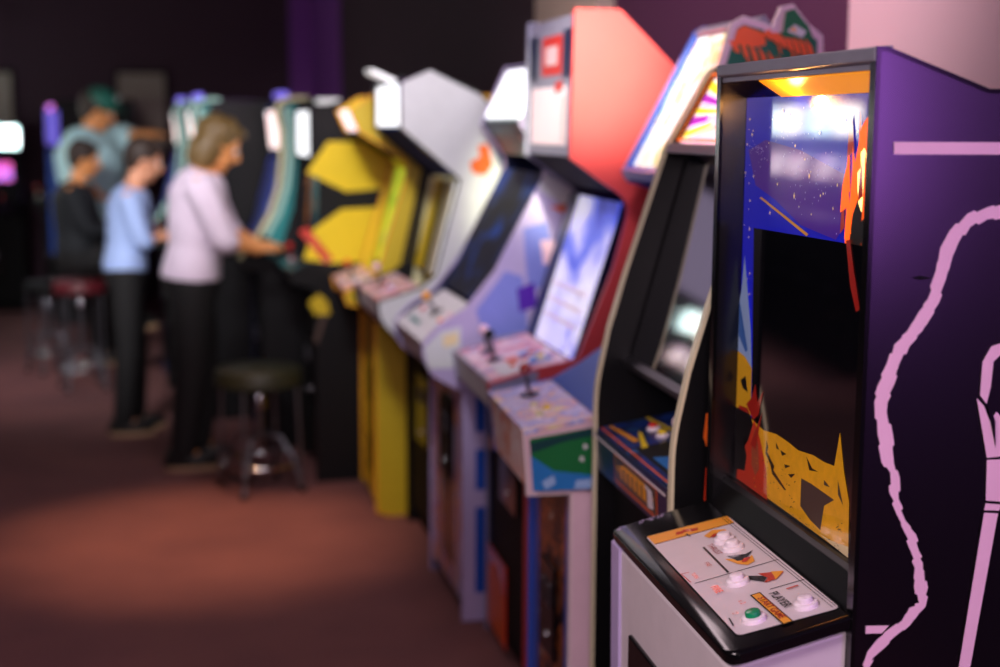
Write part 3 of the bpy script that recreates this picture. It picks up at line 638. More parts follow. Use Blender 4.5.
# ------------------------------------------------------------ 3  blue trimmed machine with big lit marquee
K['jungle_art'] = artmat('jungle_art', ['ffffff', 'fff4c8', 'ffffff', 'b8f0e8', 'ffffff', 'f8b080', '60b080', 'fff0a0', 'ffffff'], 9, emit=.8, stretch=(1, 1.2, 1))
K['pastel_cp'] = artmat('pastel_cp', ['f4e8d0', 'b8b4f0', 'e8e0ff', '98a8f0', 'f0c0c8', 'f4ecb0', 'd8d0f8'], 8)
K['front_figs'] = artmat('front_figs', ['0a0a10', '141420', '0c0c14', 'b06030', '101018', 'd0c0b0'], 9)
nearp = [(0, 0), (0, .80), (-.108, .80), (-.120, .955), (.06, .985), (.20, 1.25), (.33, 1.50), (.335, 1.78), (.375, 1.915), (.40, 1.93), (.445, 1.918), (.475, 1.905), (.495, 1.955), (.52, 1.96), (.56, 1.915), (.595, 1.89), (.605, 1.74), (.74, 1.72), (.74, 0)]
farp = [(0, 0), (0, .80), (-.100, .80), (-.112, .955), (.06, .985), (.20, 1.06), (.37, 1.50), (.267, 1.530), (.255, 1.56), (.445, 1.925), (.47, 1.94), (.56, 1.92), (.60, 1.72), (.74, 1.72), (.74, 0)]
leaf_bg = [(.348, 1.60), (.345, 1.775), (.383, 1.905), (.40, 1.915), (.445, 1.904), (.47, 1.89), (.50, 1.90), (.55, 1.905), (.585, 1.88), (.59, 1.60)]
c_arts = [(leaf_bg, 'leaf_green'), ([(.372, 1.865), (.384, 1.903), (.40, 1.912), (.452, 1.895), (.456, 1.868), (.43, 1.862), (.40, 1.868)], 'leaf_orange')]
random.seed(11)
for row, (bx, bz, ex, ez) in enumerate(((.350, 1.782, .47, 1.735), (.385, 1.850, .60, 1.775), (.465, 1.880, .62, 1.835))):
    for j in range(10):
        t_ = j/9; x_ = bx+(ex-bx)*t_; z_ = bz+(ez-bz)*t_-.012*math.sin(t_*3.1)
        if x_ > .575: continue
        hgt = .052*(1-.35*abs(t_-.4)); tip = (x_-.024, min(z_+hgt, 1.895 if x_ > .40 else 1.80+(x_-.35)*2.2))
        c_arts.append(([(x_-.0065, z_), (x_+.0055, z_-.002), (x_-.004, z_+hgt*.55), tip], 'leaf_orange'))
        if j % 2: c_arts.append(([(x_-.003, z_-.004), (x_+.005, z_-.004), (x_+.010, z_-.030)], 'leaf_orange'))
c_arts += [([(.49, 1.885), (.496, 1.945), (.518, 1.952), (.555, 1.912), (.57, 1.88)], 'green'), ([(.50, 1.90), (.52, 1.915), (.55, 1.90), (.54, 1.885)], 'white_side'), ([(.506, 1.902), (.52, 1.910), (.525, 1.898)], 'amber'),
    ([(-.100, .812), (-.110, .940), (.055, .965), (.055, .812)], 'green'), ([(-.100, .812), (-.107, .90), (-.05, .86), (.055, .845), (.055, .812)], 'bright_blue'),
    ([(-.110, .93), (-.106, .905), (-.03, .93), (.055, .945), (.055, .965)], 'dark_teal'), ([(-.07, .815), (-.045, .83), (-.05, .85), (-.08, .835)], 'ink_pale_blue'), ([(.0, .815), (.05, .815), (.05, .838), (.005, .835)], 'ink_pale_blue'),
    ([(.012, .885), (.022, .88), (.024, .89), (.014, .895)], 'white_side'), ([(.02, .915), (.03, .91), (.032, .92), (.022, .925)], 'white_side')]
c_ = Cab('blue trimmed machine with orange leaf art and a big glowing marquee, third in the row', (1.056, 3.12), al, .50, nearp, farp, side='pink_white', edge='pink_edge', arts=c_arts, farside='blue_trim', faredge='blue_trim')
c_.shell(.012, .80, None)
c_.panel('top_panel', (.46, 1.86), (.585, 1.86), 'black_laminate')
c_.panel('marquee', (.277, 1.572), (.452, 1.912), 'jungle_art')
c_.solid('marquee_frame', [(.255, 1.535), (.245, 1.560), (.272, 1.572), (.36, 1.52)], 'blue_trim', -.0, .4995, bev=.003)
c_.solid('marquee_cap', [(.445, 1.912), (.440, 1.925), (.46, 1.94), (.48, 1.91)], 'grey_bar', bev=.002)
K['jungle_screen'] = artmat('jungle_screen', ['0a1030', '203070', '88a0d0'], 5, emit=.4)
c_.panel('screen_glass', (.20, 1.08), (.36, 1.50), 'jungle_screen', th=.006)
c_.panel('bezel', (.06, .985), (.20, 1.08), 'royal_blue')
_, FCp = c_.panel('control_panel', (-.120, .957), (.055, .987), 'pastel_cp', -.001, .501, th=.01)
c_.panel('control_front', (-.102, .805), (-.116, .953), artmat('orange_front', ['f0e0d8', 'e07838', 'f4e8e8', 'd85830'], 7), th=.008)
c_.joystick(FCp, .36, .09, 'ink_red', .06); c_.button(FCp, .14, .09, 'yellow'); c_.button(FCp, .20, .07, 'cream'); c_.button(FCp, .09, .06, 'cream')
fa = [([(TH, 0), (.10, 0), (.10, .70), (TH, .70)], 'blue_trim'), ([(.40, 0), (.482, 0), (.482, .70), (.40, .70)], 'blue_trim')]
c_.panel('front_art', (.009, .09), (.009, .79), 'front_figs', th=.006, arts=fa)
c_.coin_door(.0, .17, .33, .3, .55)

# ------------------------------------------------------------ 4  tall red machine
K['glow_screen'] = artmat('glow_screen', ['2430a0', '6070e8', 'c8c4ff', 'f4f0ff', '7068d8'], 3.2, emit=.62, stretch=(1, .8, 1.2), dist=.4)
K['pink_cp'] = artmat('pink_cp', ['e89098', 'f4c8d0', 'f0e8f4', 'e07080', 'a8b0e0', 'e8b0b8'], 8)
prof = [(0, 0), (0, .86), (-.10, .86), (-.112, .945), (.03, .985), (.150, 1.007), (.252, 1.266), (.297, 1.438), (.278, 1.481), (.21, 1.525), (.122, 1.587), (.13, 1.995), (.256, 1.995), (.43, 1.83), (.66, 1.62), (.74, 1.58), (.74, 0)]
prof = rnd(prof, (7, 8), .03)
d = Cab('tall red machine with upright grey head panel, fourth in the row', (1.14, 3.78), .07, .60, prof, side='red_side', edge='red_side', farside='navy', faredge='grey_head', arts=[([(-.10,.862),(-.111,.943),(.03,.983),(.03,.862)], 'grey_head')])
d.shell(.012, .86, ((.258, 1.985), (.43, 1.818)))
d.panel('top_panel', (.44, 1.81), (.66, 1.61), 'black_laminate')
K['head_lit'] = mat('head_lit', 'f0d8e4', emit='f4dce8', strength=.28)
ha = [([(.155,.235),(.41,.235),(.41,.35),(.155,.35)], 'red'), ([(.21,.265),(.36,.265),(.36,.32),(.21,.32)], 'pink_white'), ([(.08,.03),(.53,.03),(.53,.20),(.08,.20)], 'head_lit'),
      ([(.13,.19),(.22,.18),(.23,.21),(.14,.22)], 'red'), ([(.09,.04),(.13,.04),(.13,.17),(.09,.17)], 'pink_edge'), ([(.02,.23),(.13,.23),(.13,.36),(.02,.36)], 'navy'), ([(.45,.23),(.57,.23),(.57,.36),(.45,.36)], 'navy')]
d.panel('head_panel', (.126, 1.59), (.133, 1.988), 'grey_head', arts=ha)
d.panel('head_underside', (.27, 1.485), (.126, 1.588), 'black_matte')
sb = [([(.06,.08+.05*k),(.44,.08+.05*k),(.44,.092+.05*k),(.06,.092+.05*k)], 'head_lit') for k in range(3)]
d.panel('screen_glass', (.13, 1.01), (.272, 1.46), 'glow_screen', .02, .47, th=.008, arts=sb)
d.panel('bezel', (.128, 1.005), (.270, 1.462), 'navy', .47, .582, th=.008)
_, FD = d.panel('control_panel', (-.112, .947), (.13, 1.005), 'pink_cp', th=.01, arts=[([(.02,.0),(.58,.0),(.58,.012),(.02,.012)], 'grey_bar'), ([(.05,.05),(.25,.05),(.2,.12),(.05,.14)], 'white_side'), ([(.1,.15),(.3,.15),(.3,.2),(.1,.22)], 'bright_blue'), ([(.2,.10),(.26,.10),(.26,.14),(.2,.14)], 'orange')])
d.panel('control_front', (-.098, .865), (-.109, .942), 'white_side', th=.006)
d.joystick(FD, .30, .08, 'black_gloss', .07); d.joystick(FD, .45, .09, 'ink_pink', .06); d.button(FD, .12, .10, 'orange'); d.button(FD, .17, .15, 'red'); d.button(FD, .14, .19, 'yellow'); d.button(FD, .22, .18, 'red')
d.panel('kick_panel', (.0, .03), (.0, .30), 'ink_orange_red', .30, .582, th=.006, arts=[([(.31,.01),(.57,.01),(.57,.20),(.45,.25),(.31,.16)], 'orange')])
d.coin_door(.008, .16, .4, .50, .76)
mb = MB(); mb.cyl((.006, .50, .66), .022, .012, 'amber', (-1, 0, 0), 16); mb.build('start_button', d.r)

# ------------------------------------------------------------ 5  lilac machine
K['lilac_art'] = artmat('lilac_art', ['c8b8ea', 'a8a0e4', 'cdbcec', 'e8b8c0', 'a098e0', 'c8b8ea'], 4, stretch=(1, 1, .7))
K['cartoon_front'] = artmat('cartoon_front', ['b0a8dc', 'd8cce4', 'a060a8', 'e8a040', 'c8c0e0', '6070c0'], 9, stretch=(1, 1, .5))
K['white_lit'] = artmat('white_lit', ['ffffff', 'f4f8ff', 'ffffff'], 4, emit=1.5)
K['topper_white'] = mat('topper_white', 'f4f4f8', emit='ffffff', strength=.35)
K['white_lit_pink'] = artmat('white_lit_pink', ['ffffff', 'ffd8e8', 'ffffff', 'ffb0c0'], 4, emit=1.6)
prof = [(.02, 0), (.02, .80), (-.09, .86), (-.125, .955), (-.06, 1.02), (.03, 1.075), (.13, 1.20), (.226, 1.384), (.290, 1.50), (.300, 1.555), (.21, 1.68), (.30, 1.885), (.40, 1.90), (.74, 1.74), (.74, 0)]
prof = rnd(prof, (2, 3, 9), .04)
e_arts = [([(.27,1.47),(.38,1.40),(.44,1.52),(.40,1.62),(.31,1.56)], 'white_side'), ([(.22,1.34),(.30,1.36),(.34,1.18),(.24,1.12)], 'periwinkle'), ([(.06,1.07),(.16,1.2),(.22,1.18),(.24,.98),(.10,.95)], 'periwinkle'), ([(.28,1.30),(.33,1.30),(.33,1.22),(.29,1.22)], 'ink_pink'),
          ([(.20,1.14),(.26,1.16),(.27,1.08),(.21,1.06)], 'ink_violet'), ([(.31,1.41),(.37,1.42),(.36,1.39)], 'orange'), ([(-.10,.88),(-.115,.95),(-.06,1.005),(.01,1.02),(.01,.88)], 'white_side'), ([(-.05,.95),(-.05,.99),(.0,1.0),(.0,.96)], 'ink_cream'),
          ([(.06,.10),(.06,.40),(.12,.40),(.12,.10)], 'royal_blue'), ([(.06,.46),(.06,.60),(.12,.60),(.12,.46)], 'royal_blue'), ([(.06,.66),(.06,.78),(.12,.78),(.12,.66)], 'royal_blue')]
e = Cab('lilac machine with swooping side art, behind the tall red machine', (1.10, 4.45), .04, .60, prof, side='lilac', edge='lilac', arts=e_arts, farside='navy')
e.shell(.03, .82, ((.40, 1.888), (.735, 1.73)))
e.panel('marquee', (.214, 1.706), (.296, 1.872), 'white_lit', .05, .55)
e.panel('marquee_trim', (.228, 1.700), (.308, 1.875), 'black_gloss', .02, .58, th=.01)
e.panel('marquee_rail', (.290, 1.575), (.212, 1.692), 'dark_teal', arts=[([(.1,.02),(.5,.02),(.5,.11),(.2,.12)], 'teal'), ([(.05,.0),(.14,.0),(.15,.09),(.06,.08)], 'white_side')])
e.panel('screen_glass', (.07, 1.09), (.29, 1.52), artmat('dark_screen', ['020306', '050c22', '0a3c90'], 3, emit=.45, rough=.8), th=.006)
e.solid('control_box', [(-.085, .87), (-.112, .955), (-.06, 1.0), (.07, 1.075), (.10, .87)], 'white_side', bev=.004)
_, FE = e.panel('control_panel', (-.115, .962), (.065, 1.075), 'white_side', th=.006, arts=[([(.05,.05),(.2,.05),(.2,.15),(.05,.15)], 'pink_white'), ([(.3,.04),(.5,.04),(.5,.10),(.3,.12)], 'teal')])
e.joystick(FE, .3, .12, 'amber', .06); e.button(FE, .12, .10, 'orange'); e.button(FE, .45, .1, 'red')
e.panel('front_art', (.024, .06), (.024, .80), 'cartoon_front', th=.006, arts=[([(.18,.08),(.40,.08),(.40,.68),(.18,.68)], 'black_gloss')])
e.coin_door(.014, .20, .38, .45, .72); mb = MB(); mb.cyl((.018, .29, .80), .02, .01, 'orange', (-1, 0, 0), 16); mb.build('start_button', e.r)

# ------------------------------------------------------------ 6  white hexagonal machine
prof = [(.03, 0), (.03, .80), (-.10, .86), (-.185, .95), (-.19, 1.02), (-.03, 1.07), (.03, 1.12), (.124, 1.474), (-.10, 1.665), (-.10, 1.832), (.01, 1.880), (.20, 1.79), (.377, 1.625), (.74, 1.50), (.74, 0)]
prof = rnd(prof, (2, 3), .04)
f_in = [([(.03, .92), (.13, 1.47), (.24, 1.47), (.16, .92)], 'cream'), ([(.10, 1.0), (.16, 1.44), (.30, 1.44), (.22, 1.0)], 'yellow')]
f = Cab('white machine with six-sided side panel, behind the lilac machine', (1.15, 5.12), .02, .60, prof, side='white_side', edge='black_gloss', inner=f_in, farside='black_laminate', arts=[([(.032,.002),(.032,.80),(-.05,.845),(.08,.88),(.7,.88),(.7,.002)], 'black_laminate'), ([(.19,1.60),(.23,1.61),(.25,1.53),(.22,1.49),(.17,1.50),(.16,1.54),(.20,1.56)], 'orange'), ([(.25,1.66),(.30,1.66),(.35,1.52),(.33,1.45),(.29,1.48),(.26,1.58)], 'teal')])
f.shell(.045, .82, ((.015, 1.868), (.20, 1.778)))
f.panel('top_panel', (.21, 1.77), (.377, 1.614), 'white_side')
f.panel('marquee', (-.092, 1.672), (-.092, 1.826), 'white_lit')
f.panel('marquee_underside', (.125, 1.48), (-.092, 1.664), 'flat_navy')
f.panel('screen_glass', (.06, 1.10), (.15, 1.46), artmat('pale_screen', ['9cb8ff', 'f4f4ff', 'ffffff', '6090f0'], 4, emit=.9), .02, .20, th=.006)
f.panel('bezel', (.06, 1.10), (.15, 1.46), 'cream', .20, .34, th=.006); f.panel('bezel', (.06, 1.10), (.15, 1.46), 'black_matte', .34, .42, th=.006); f.panel('bezel', (.06, 1.10), (.15, 1.46), 'yellow', .42, .582, th=.006)
f.solid('control_box', [(-.09, .86), (-.17, .95), (-.175, 1.01), (-.03, 1.06), (.04, .86)], 'white_side', bev=.004)
_, FF = f.panel('control_panel', (-.180, 1.018), (-.02, 1.070), 'pink_cp', th=.006)
f.button(FF, .3, .08, 'red'); f.joystick(FF, .42, .08, 'ink_pink', .06); f.button(FF, .2, .08, 'ink_violet')
f.coin_door(.036, .18, .42, .40, .68); mb = MB(); mb.cyl((.038, .12, .74), .02, .01, 'red', (-1, 0, 0), 16); mb.build('start_button', f.r)
q = MB(); q.prism([(-.175, 1.870), (-.18, 1.888), (-.085, 1.848), (-.085, 1.832)], .18, .34, 'topper_white'); q.build('topper', f.r, sh=False)

# ------------------------------------------------------------ 7  yellow machine with orange edging
prof = [(.0, .02), (.0, .90), (-.12, .93), (-.13, .98), (.0, 1.03), (.05, 1.197), (.144, 1.50), (.13, 1.535), (-.06, 1.647), (-.10, 1.736), (.0, 1.80), (.74, 1.80), (.74, 0), (.06, 0)]
prof = rnd(prof, (6, 7), .03)
g_arts = [([(.09, 1.02), (.20, 1.50), (.10, 1.70), (.7, 1.75), (.7, .98)], 'black_laminate'), ([(.0, 1.66), (.03, 1.63), (.06, 1.72), (.02, 1.76)], 'white_side')]
g = Cab('yellow machine with orange edging and rounded foot, behind the white machine', (1.075, 5.80), .07, .60, prof, side='yellow_side', edge='amber', arts=g_arts, farside='yellow')
g.shell(.012, None, ((.01, 1.79), (.735, 1.79)))
ga = [([(.22,.10),(.34,.10),(.34,.26),(.22,.28)], 'black_laminate'), ([(.24,.42),(.36,.42),(.36,.55),(.24,.58)], 'black_laminate'), ([(.24,.62),(.36,.62),(.36,.80),(.24,.78)], 'ink_brown')]
g.panel('front_art', (.004, .04), (.004, .90), 'yellow', th=.01, arts=ga)
g.panel('marquee', (-.052, 1.65), (-.092, 1.735), 'white_lit_pink', arts=[([(.05,.0),(.12,.0),(.12,.09),(.05,.09)], 'red')])
g.panel('marquee_underside', (.13, 1.53), (-.055, 1.64), 'black_matte')
g.panel('screen_glass', (.05, 1.08), (.145, 1.49), artmat('lime_screen', ['c8f020', 'e0f040', '90c020', 'f0f080'], 4, emit=.5), .10, .40, th=.006)
g.panel('bezel', (.05, 1.08), (.145, 1.49), 'periwinkle', .02, .10, th=.006); g.panel('bezel', (.05, 1.08), (.145, 1.49), 'yellow', .40, .582, th=.006)
g.solid('control_box', [(.0, .90), (-.115, .932), (-.125, .975), (.02, 1.03), (.05, .90)], 'red', bev=.004)
_, FG = g.panel('control_panel', (-.128, .984), (.0, 1.034), 'pink_cp', th=.006); g.joystick(FG, .3, .07, 'orange', .06); g.button(FG, .15, .07, 'white_side')

# ------------------------------------------------------------ 8  black machine with yellow side art
prof = [(.03, 0), (.03, .92), (-.08, .95), (-.09, 1.0), (.04, 1.05), (.06, 1.46), (.02, 1.52), (.02, 1.745), (.20, 1.79), (.74, 1.79), (.74, 0)]
prof = rnd(prof, (5, 6), .02)
h_arts = [([(.00,1.46),(.10,1.60),(.60,1.60),(.60,1.40),(.18,1.37)], 'yellow'),
          ([(-.02,1.06),(.03,1.20),(.16,1.29),(.60,1.31),(.60,1.05),(.12,1.04)], 'yellow'), ([(-.04,1.19),(.00,1.21),(.12,1.06),(.08,1.04)], 'ink_orange_red'),
          ([(.30,1.10),(.44,1.10),(.48,1.50),(.42,1.52),(.36,1.34)], 'lime'),
          ([(.00,.86),(.05,.90),(.09,.86),(.10,.80),(.03,.80)], 'yellow_side'), ([(.06,.80),(.085,.80),(.04,.66),(.02,.68)], 'ink_brown')]
h = Cab('black machine with bright yellow side art, played by the woman in white', (.88, 6.45), .02, .62, prof, arts=h_arts)
h.shell(.045, .92, ((.03, 1.735), (.20, 1.778)))
h.panel('top_panel', (.20, 1.78), (.735, 1.78), 'black_laminate')
h.panel('marquee', (.026, 1.53), (.026, 1.738), 'white_lit')
h.panel('screen_glass', (.06, 1.10), (.075, 1.46), artmat('night_screen', ['020208', '0a1030', '06060c', 'c07020', '02040a'], 5, emit=.4, rough=.1), th=.006)
_, FH = h.panel('control_panel', (-.088, 1.004), (.04, 1.052), 'black_gloss', th=.01); h.joystick(FH, .2, .06, 'red'); h.button(FH, .4, .06, 'red')
h.solid('control_box', [(.03, .92), (-.075, .955), (-.085, .995), (.05, 1.045), (.06, .92)], 'black_laminate', bev=.003)
h.coin_door(.036, .2, .42, .35, .65)
mb = MB(); mb.cyl((.20, -.003, 1.68), .035, .003, 'amber', (0, -1, 0), 20); mb.build('side_badge', h.r)
mb = MB(); mb.box((.10, .30, 1.775), (.20, .46, 1.80), 'topper_white', .004); mb.build('topper', h.r, sh=False)

# ------------------------------------------------------------ 9-11  cream edged curved machines, a set of three
K['cream_lit'] = artmat('cream_lit', ['fff8f0', 'ffd8d8', 'ffffff'], 4, emit=1.5)
K['purple_lit'] = mat('purple_lit', '8070ff', emit='8878ff', strength=.45)
K['mint'] = mat('mint', '9cc8bc', .4)
cp_ = [(.0, 0), (.0, .92), (-.10, .95), (-.11, 1.0), (-.02, 1.10), (.05, 1.22), (.095, 1.36), (.115, 1.50), (.115, 1.64), (.09, 1.75), (.12, 1.80), (.25, 1.81), (.74, 1.80), (.74, 0)]
cp_ = rnd(cp_, (9, 10), .03)
def curved(label, loc, al_, sm, em, topper):
    k = Cab(label, loc, al_, .58, cp_, side='black_laminate', edge='black_gloss', group='cream-edged machines', farside='navy',
            arts=[([(.04,1.12),(.11,1.24),(.155,1.37),(.175,1.5),(.175,1.65),(.15,1.78),(.19,1.78),(.195,1.5),(.165,1.25),(.10,1.05),(.04,1.0)], 'teal'), ([(.013,1.115),(.075,1.23),(.12,1.37),(.138,1.5),(.138,1.64),(.12,1.76),(.15,1.77),(.17,1.64),(.168,1.5),(.15,1.36),(.105,1.22),(.04,1.11)], 'mint')])
    mm = MB(); mm.molding(cp_, -.004, TH+.004, em, .012, keep=lambda p: p.y > .99 and p.x < .30); mm.build('curved_trim', k.r, sh=False)
    k.shell(.012, .92, ((.13, 1.79), (.735, 1.79)))
    k.panel('marquee', (.118, 1.55), (.10, 1.745), 'cream_lit')
    k.panel('screen_glass', (.0, 1.10), (.112, 1.50), 'blue_screen', th=.006)
    _, FK = k.panel('control_panel', (-.108, 1.003), (.0, 1.08), 'black_gloss', th=.01); k.joystick(FK, .2, .06, 'red'); k.button(FK, .4, .06, 'yellow')
    k.solid('control_box', [(.0, .92), (-.09, .955), (-.10, .995), (.0, 1.07), (.03, .92)], 'black_laminate', bev=.003)
    k.coin_door(.006, .2, .4, .35, .65)
    if topper: q = MB(); q.box((.12, .12, 1.812), (.17, .40, 1.845), 'purple_lit', .006); q.build('topper', k.r, sh=False)
    return k
K['blue_screen'] = artmat('blue_screen', ['0a1440', '101c70', '2038b0'], 4, emit=.35)
curved('dark machine with curved cream edge trim, just behind the woman\'s lowered face', (.745, 7.20), .0, 'dark', 'cream', True)
curved('mint machine with curved edge trim behind the head of the woman in white', (.37, 8.02), .0, 'mint', 'mint', True)
curved('mint machine with curved trim that the man in the cap leans on', (.33, 9.10), .0, 'mint', 'mint', True)

# ------------------------------------------------------------ far-left machines and the row along the opposite side
K['opp_lit'] = artmat('opp_lit', ['fffdf4', 'fff0c8', 'ffffff', 'ffe0a0'], 3, emit=7)
K['opp_lit_cool'] = artmat('opp_lit_cool', ['f0ffff', 'c0f8f4', 'ffffff', 'e0f0ff'], 3, emit=6)
K['opp_screen'] = artmat('opp_screen', ['3040c0', 'f0b0e0', 'ffffff', 'e06020', '5030a0'], 5, emit=3)
K['magenta_screen'] = artmat('magenta_screen', ['e040d0', 'b080ff', 'ff60a0', 'a060ff'], 4, emit=1.3)
op = rnd([(0, 0), (0, .95), (-.10, .98), (-.10, 1.04), (.04, 1.10), (.16, 1.50), (.06, 1.60), (.06, 1.84), (.16, 1.87), (.70, 1.87), (.70, 0)], (5,), .03)
def opposite(label, loc, rz, lit, scr, group=None, side='black_laminate'):
    k = Cab(label, loc, -rz, .62, op, side=side, edge='black_gloss', group=group)
    k.shell(.012, .95, ((.165, 1.858), (.69, 1.858)), back=.70)
    k.panel('marquee', (.066, 1.62), (.066, 1.83), lit)
    k.panel('speaker_panel', (.155, 1.505), (.068, 1.612), 'black_matte')
    k.panel('screen_glass', (.05, 1.13), (.15, 1.47), scr, .08, .54, th=.006)
    k.panel('bezel', (.042, 1.11), (.158, 1.49), 'black_matte', th=.004)
    _, FF_ = k.panel('control_panel', (-.10, 1.044), (.035, 1.10), 'black_gloss', th=.01); k.joystick(FF_, .2, .06, 'red'); k.button(FF_, .42, .06, 'yellow')
    k.coin_door(.006, .2, .42, .35, .65)
    return k
opposite('black machine with white marquee and magenta screen at the left edge', (-.72, 13.2), math.radians(98), 'opp_lit_cool', 'magenta_screen').r.scale = (1, 1, .90)
o1 = opposite('dark machine with warm lit marquee in the row along the left side', (-1.45, 9.55), PI, 'opp_lit', 'opp_screen', 'machines along the opposite side').r
o2 = opposite('dark machine with cool lit marquee in the row along the left side', (-1.47, 10.22), PI, 'opp_lit_cool', 'opp_screen', 'machines along the opposite side').r
for src, loc in ((o1, (-1.47, 10.90, 0)), (o2, (-1.50, 11.56, 0)), (o1, (-1.5, 12.5, 0)), (o2, (-1.50, 13.2, 0))):
    cpy = copy_tree(src); cpy.location = loc
k = opposite('narrow dark machine with lilac and blue lit edge beyond the man in the cap', (-.46, 12.2), math.radians(8), 'magenta_screen', 'black_gloss')
mb = MB(); mb.box((-.01, -.012, .6), (.10, -.003, 1.46), 'royal_blue', .003); mb.build('side_stripe', k.r, sh=False)
mb = MB(); mb.box((-.01, -.013, 1.5), (.09, -.003, 1.78), 'purple_lit', .003); mb.build('side_light', k.r, sh=False)
K['red_glow'] = mat('red_glow', '6a1018', emit='a01020', strength=.25)
opposite('low dark machine with dim red marquee behind the man in the cap', (.26, 13.1), PI/2, 'red_glow', 'black_gloss')

# ------------------------------------------------------------ stools
def stool(label, loc, rz, R, h, seat_m, cap_m, group='round pedestal stools'):
    r = empty('bar_stool', loc, rz); tag(r, label, 'stool', group)
    mb = MB(); mb.cyl((0, 0, h-.075), R*.97, .075, seat_m, seg=32, bev=.022); mb.build('seat', r)
    mb = MB(); mb.cyl((0, 0, h-.10), R*.55, .025, 'black_matte', seg=24); mb.cyl((0, 0, .24), .019, h-.33, 'steel', seg=16); mb.cyl((0, 0, h-.19), .035, .07, cap_m, seg=16, bev=.01); mb.build('post', r)
    for k in range(4):
        a_ = PI/4+k*PI/2; ca, sa = math.cos(a_), math.sin(a_)
        pts = [(.02*ca, .02*sa, .26), (.10*ca, .10*sa, .25), (R*.80*ca, R*.80*sa, .15), (R*1.0*ca, R*1.0*sa, .012)]
        mb = MB(); mb.tube(pts, .011, 'steel', 10); l_ = mb.build('leg', r)
        q = MB(); q.cyl((R*ca, R*sa, 0), .017, .02, 'black_matte', seg=14); q.build('rubber_foot', l_)
        mb = MB(); mb.tube([(R*.9*ca, R*.9*sa, h-.09), (R*.98*ca, R*.98*sa, .06)], .008, 'steel', 8); mb.build('strut', r)
    mb = MB(); mb.tube([(R*.84*math.cos(t), R*.84*math.sin(t), .13) for t in [2*PI*i/28 for i in range(28)]], .010, 'chrome', 10, closed=True); mb.build('foot_ring', r)
m_('olive_seat', '2a2c1c', .5); m_('red_seat', '5c1620', .5)
stool('black and olive round stool beside the woman in white', (.64, 6.40, 0), .3, .205, .575, 'olive_seat', 'chrome')
stool('dark red round stool under the boy in the black top', (-.19, 9.2, 0), .2, .17, .70, 'red_seat', 'chrome')
stool('empty dark stool at the left near the boy in the black top', (-.42, 9.9, 0), .5, .15, .62, 'black_matte', 'steel')

# ------------------------------------------------------------ people
# an unseen glowing mauve panel, added to brighten the reflection in the tilted screen
K['mauve_glow'] = mat('mauve_glow', '9a8ca0', emit='a898b8', strength=.95)
q = MB(); q.box((-3.6, 13.94, 2.0), (-1.15, 13.99, 3.0), 'mauve_glow', .01); r_ = q.build('reflection_glow', sh=False); tag(r_, 'mauve glowing panel added out of view to brighten the tilted screen', 'reflection helper')
def ringloft(bm, secs, seg=20):
    rows = []
    for i, (c, rx, ry) in enumerate(secs):
        c = Vector(c); t = (Vector(secs[min(i+1, len(secs)-1)][0])-Vector(secs[max(i-1, 0)][0])).normalized()
        ex = (Vector((1, 0, 0))-t*t.x).normalized(); ey = t.cross(ex)
        rows.append([bm.verts.new(c+ex*rx*math.cos(2*PI*k/seg)+ey*ry*math.sin(2*PI*k/seg)) for k in range(seg)])
    for i in range(len(rows)-1):
        for k in range(seg): bm.faces.new((rows[i][k], rows[i][(k+1) % seg], rows[i+1][(k+1) % seg], rows[i+1][k]))
    bm.faces.new(rows[0][::-1]); bm.faces.new(rows[-1])
def limb(bm, pts, rads, seg=14):
    mb = MB(); mb.bm.free(); mb.bm = bm; mb.mats = [K['skin']]; 
    # subdivide the path a little so joints bend smoothly, with ball ends
    P = [Vector(p) for p in pts]; Q = []; R_ = []
    for i in range(len(P)-1):
        for j in range(4):
            t = j/4; Q.append(P[i].lerp(P[i+1], t)); R_.append(rads[i]*(1-t)+rads[i+1]*t)
    Q.append(P[-1]); R_.append(rads[-1])
    for _ in range(1):
        Q = [Q[0]]+[(Q[i-1]+Q[i]*2+Q[i+1])/4 for i in range(1, len(Q)-1)]+[Q[-1]]
    mb.tube(Q, R_, 'skin', seg)
    for p, r in ((Q[0], R_[0]), (Q[-1], R_[-1])): ball_(bm, p, (r, r, r))
def ball_(bm, c, r, rot=None):
    mt = Matrix.Translation(Vector(c)) @ (rot or Matrix.Identity(4)) @ Matrix.Diagonal((*r, 1))
    bmesh.ops.create_uvsphere(bm, u_segments=20, v_segments=14, radius=1, matrix=mt)
def fuse(bm, name, m, parent, vox=.009, smooth=4, cut=None):
    for f in bm.faces: f.material_index = 0
    bmesh.ops.recalc_face_normals(bm, faces=bm.faces)
    me = bpy.data.meshes.new(name); bm.to_mesh(me); bm.free(); o = bpy.data.objects.new(name, me); C.objects.link(o)
    a_ = o.modifiers.new('r', 'REMESH'); a_.mode = 'VOXEL'; a_.voxel_size = vox
    b_ = o.modifiers.new('s', 'SMOOTH'); b_.iterations = smooth; b_.factor = .5
    me2 = bpy.data.meshes.new_from_object(o.evaluated_get(bpy.context.evaluated_depsgraph_get())); o.modifiers.clear(); o.data = me2; me2.name = name
    me2.materials.clear(); me2.materials.append(K[m])
    for p in me2.polygons: p.use_smooth = True; p.material_index = 0
    o.parent = parent
    return o
m_('skin', 'd89a78', .5); m_('skin_warm', 'e0985c', .5)
m_('blouse', 'e2d2e6', .7); m_('trousers', '0c0c0e', .8); m_('light_blue_shirt', 'a0b8e8', .7); m_('blue_panel', '2068c0', .7); m_('teal_shirt', 'b4dde2', .7)
m_('black_top', '10161c', .8); m_('hair_brown', '2e2018', .6, noise=.4, nscale=60); m_('hair_blonde', '66502a', .5, noise=.45, nscale=50); m_('cap_green', '1c6a5a', .6); m_('cap_white', 'e4efe8', .6)
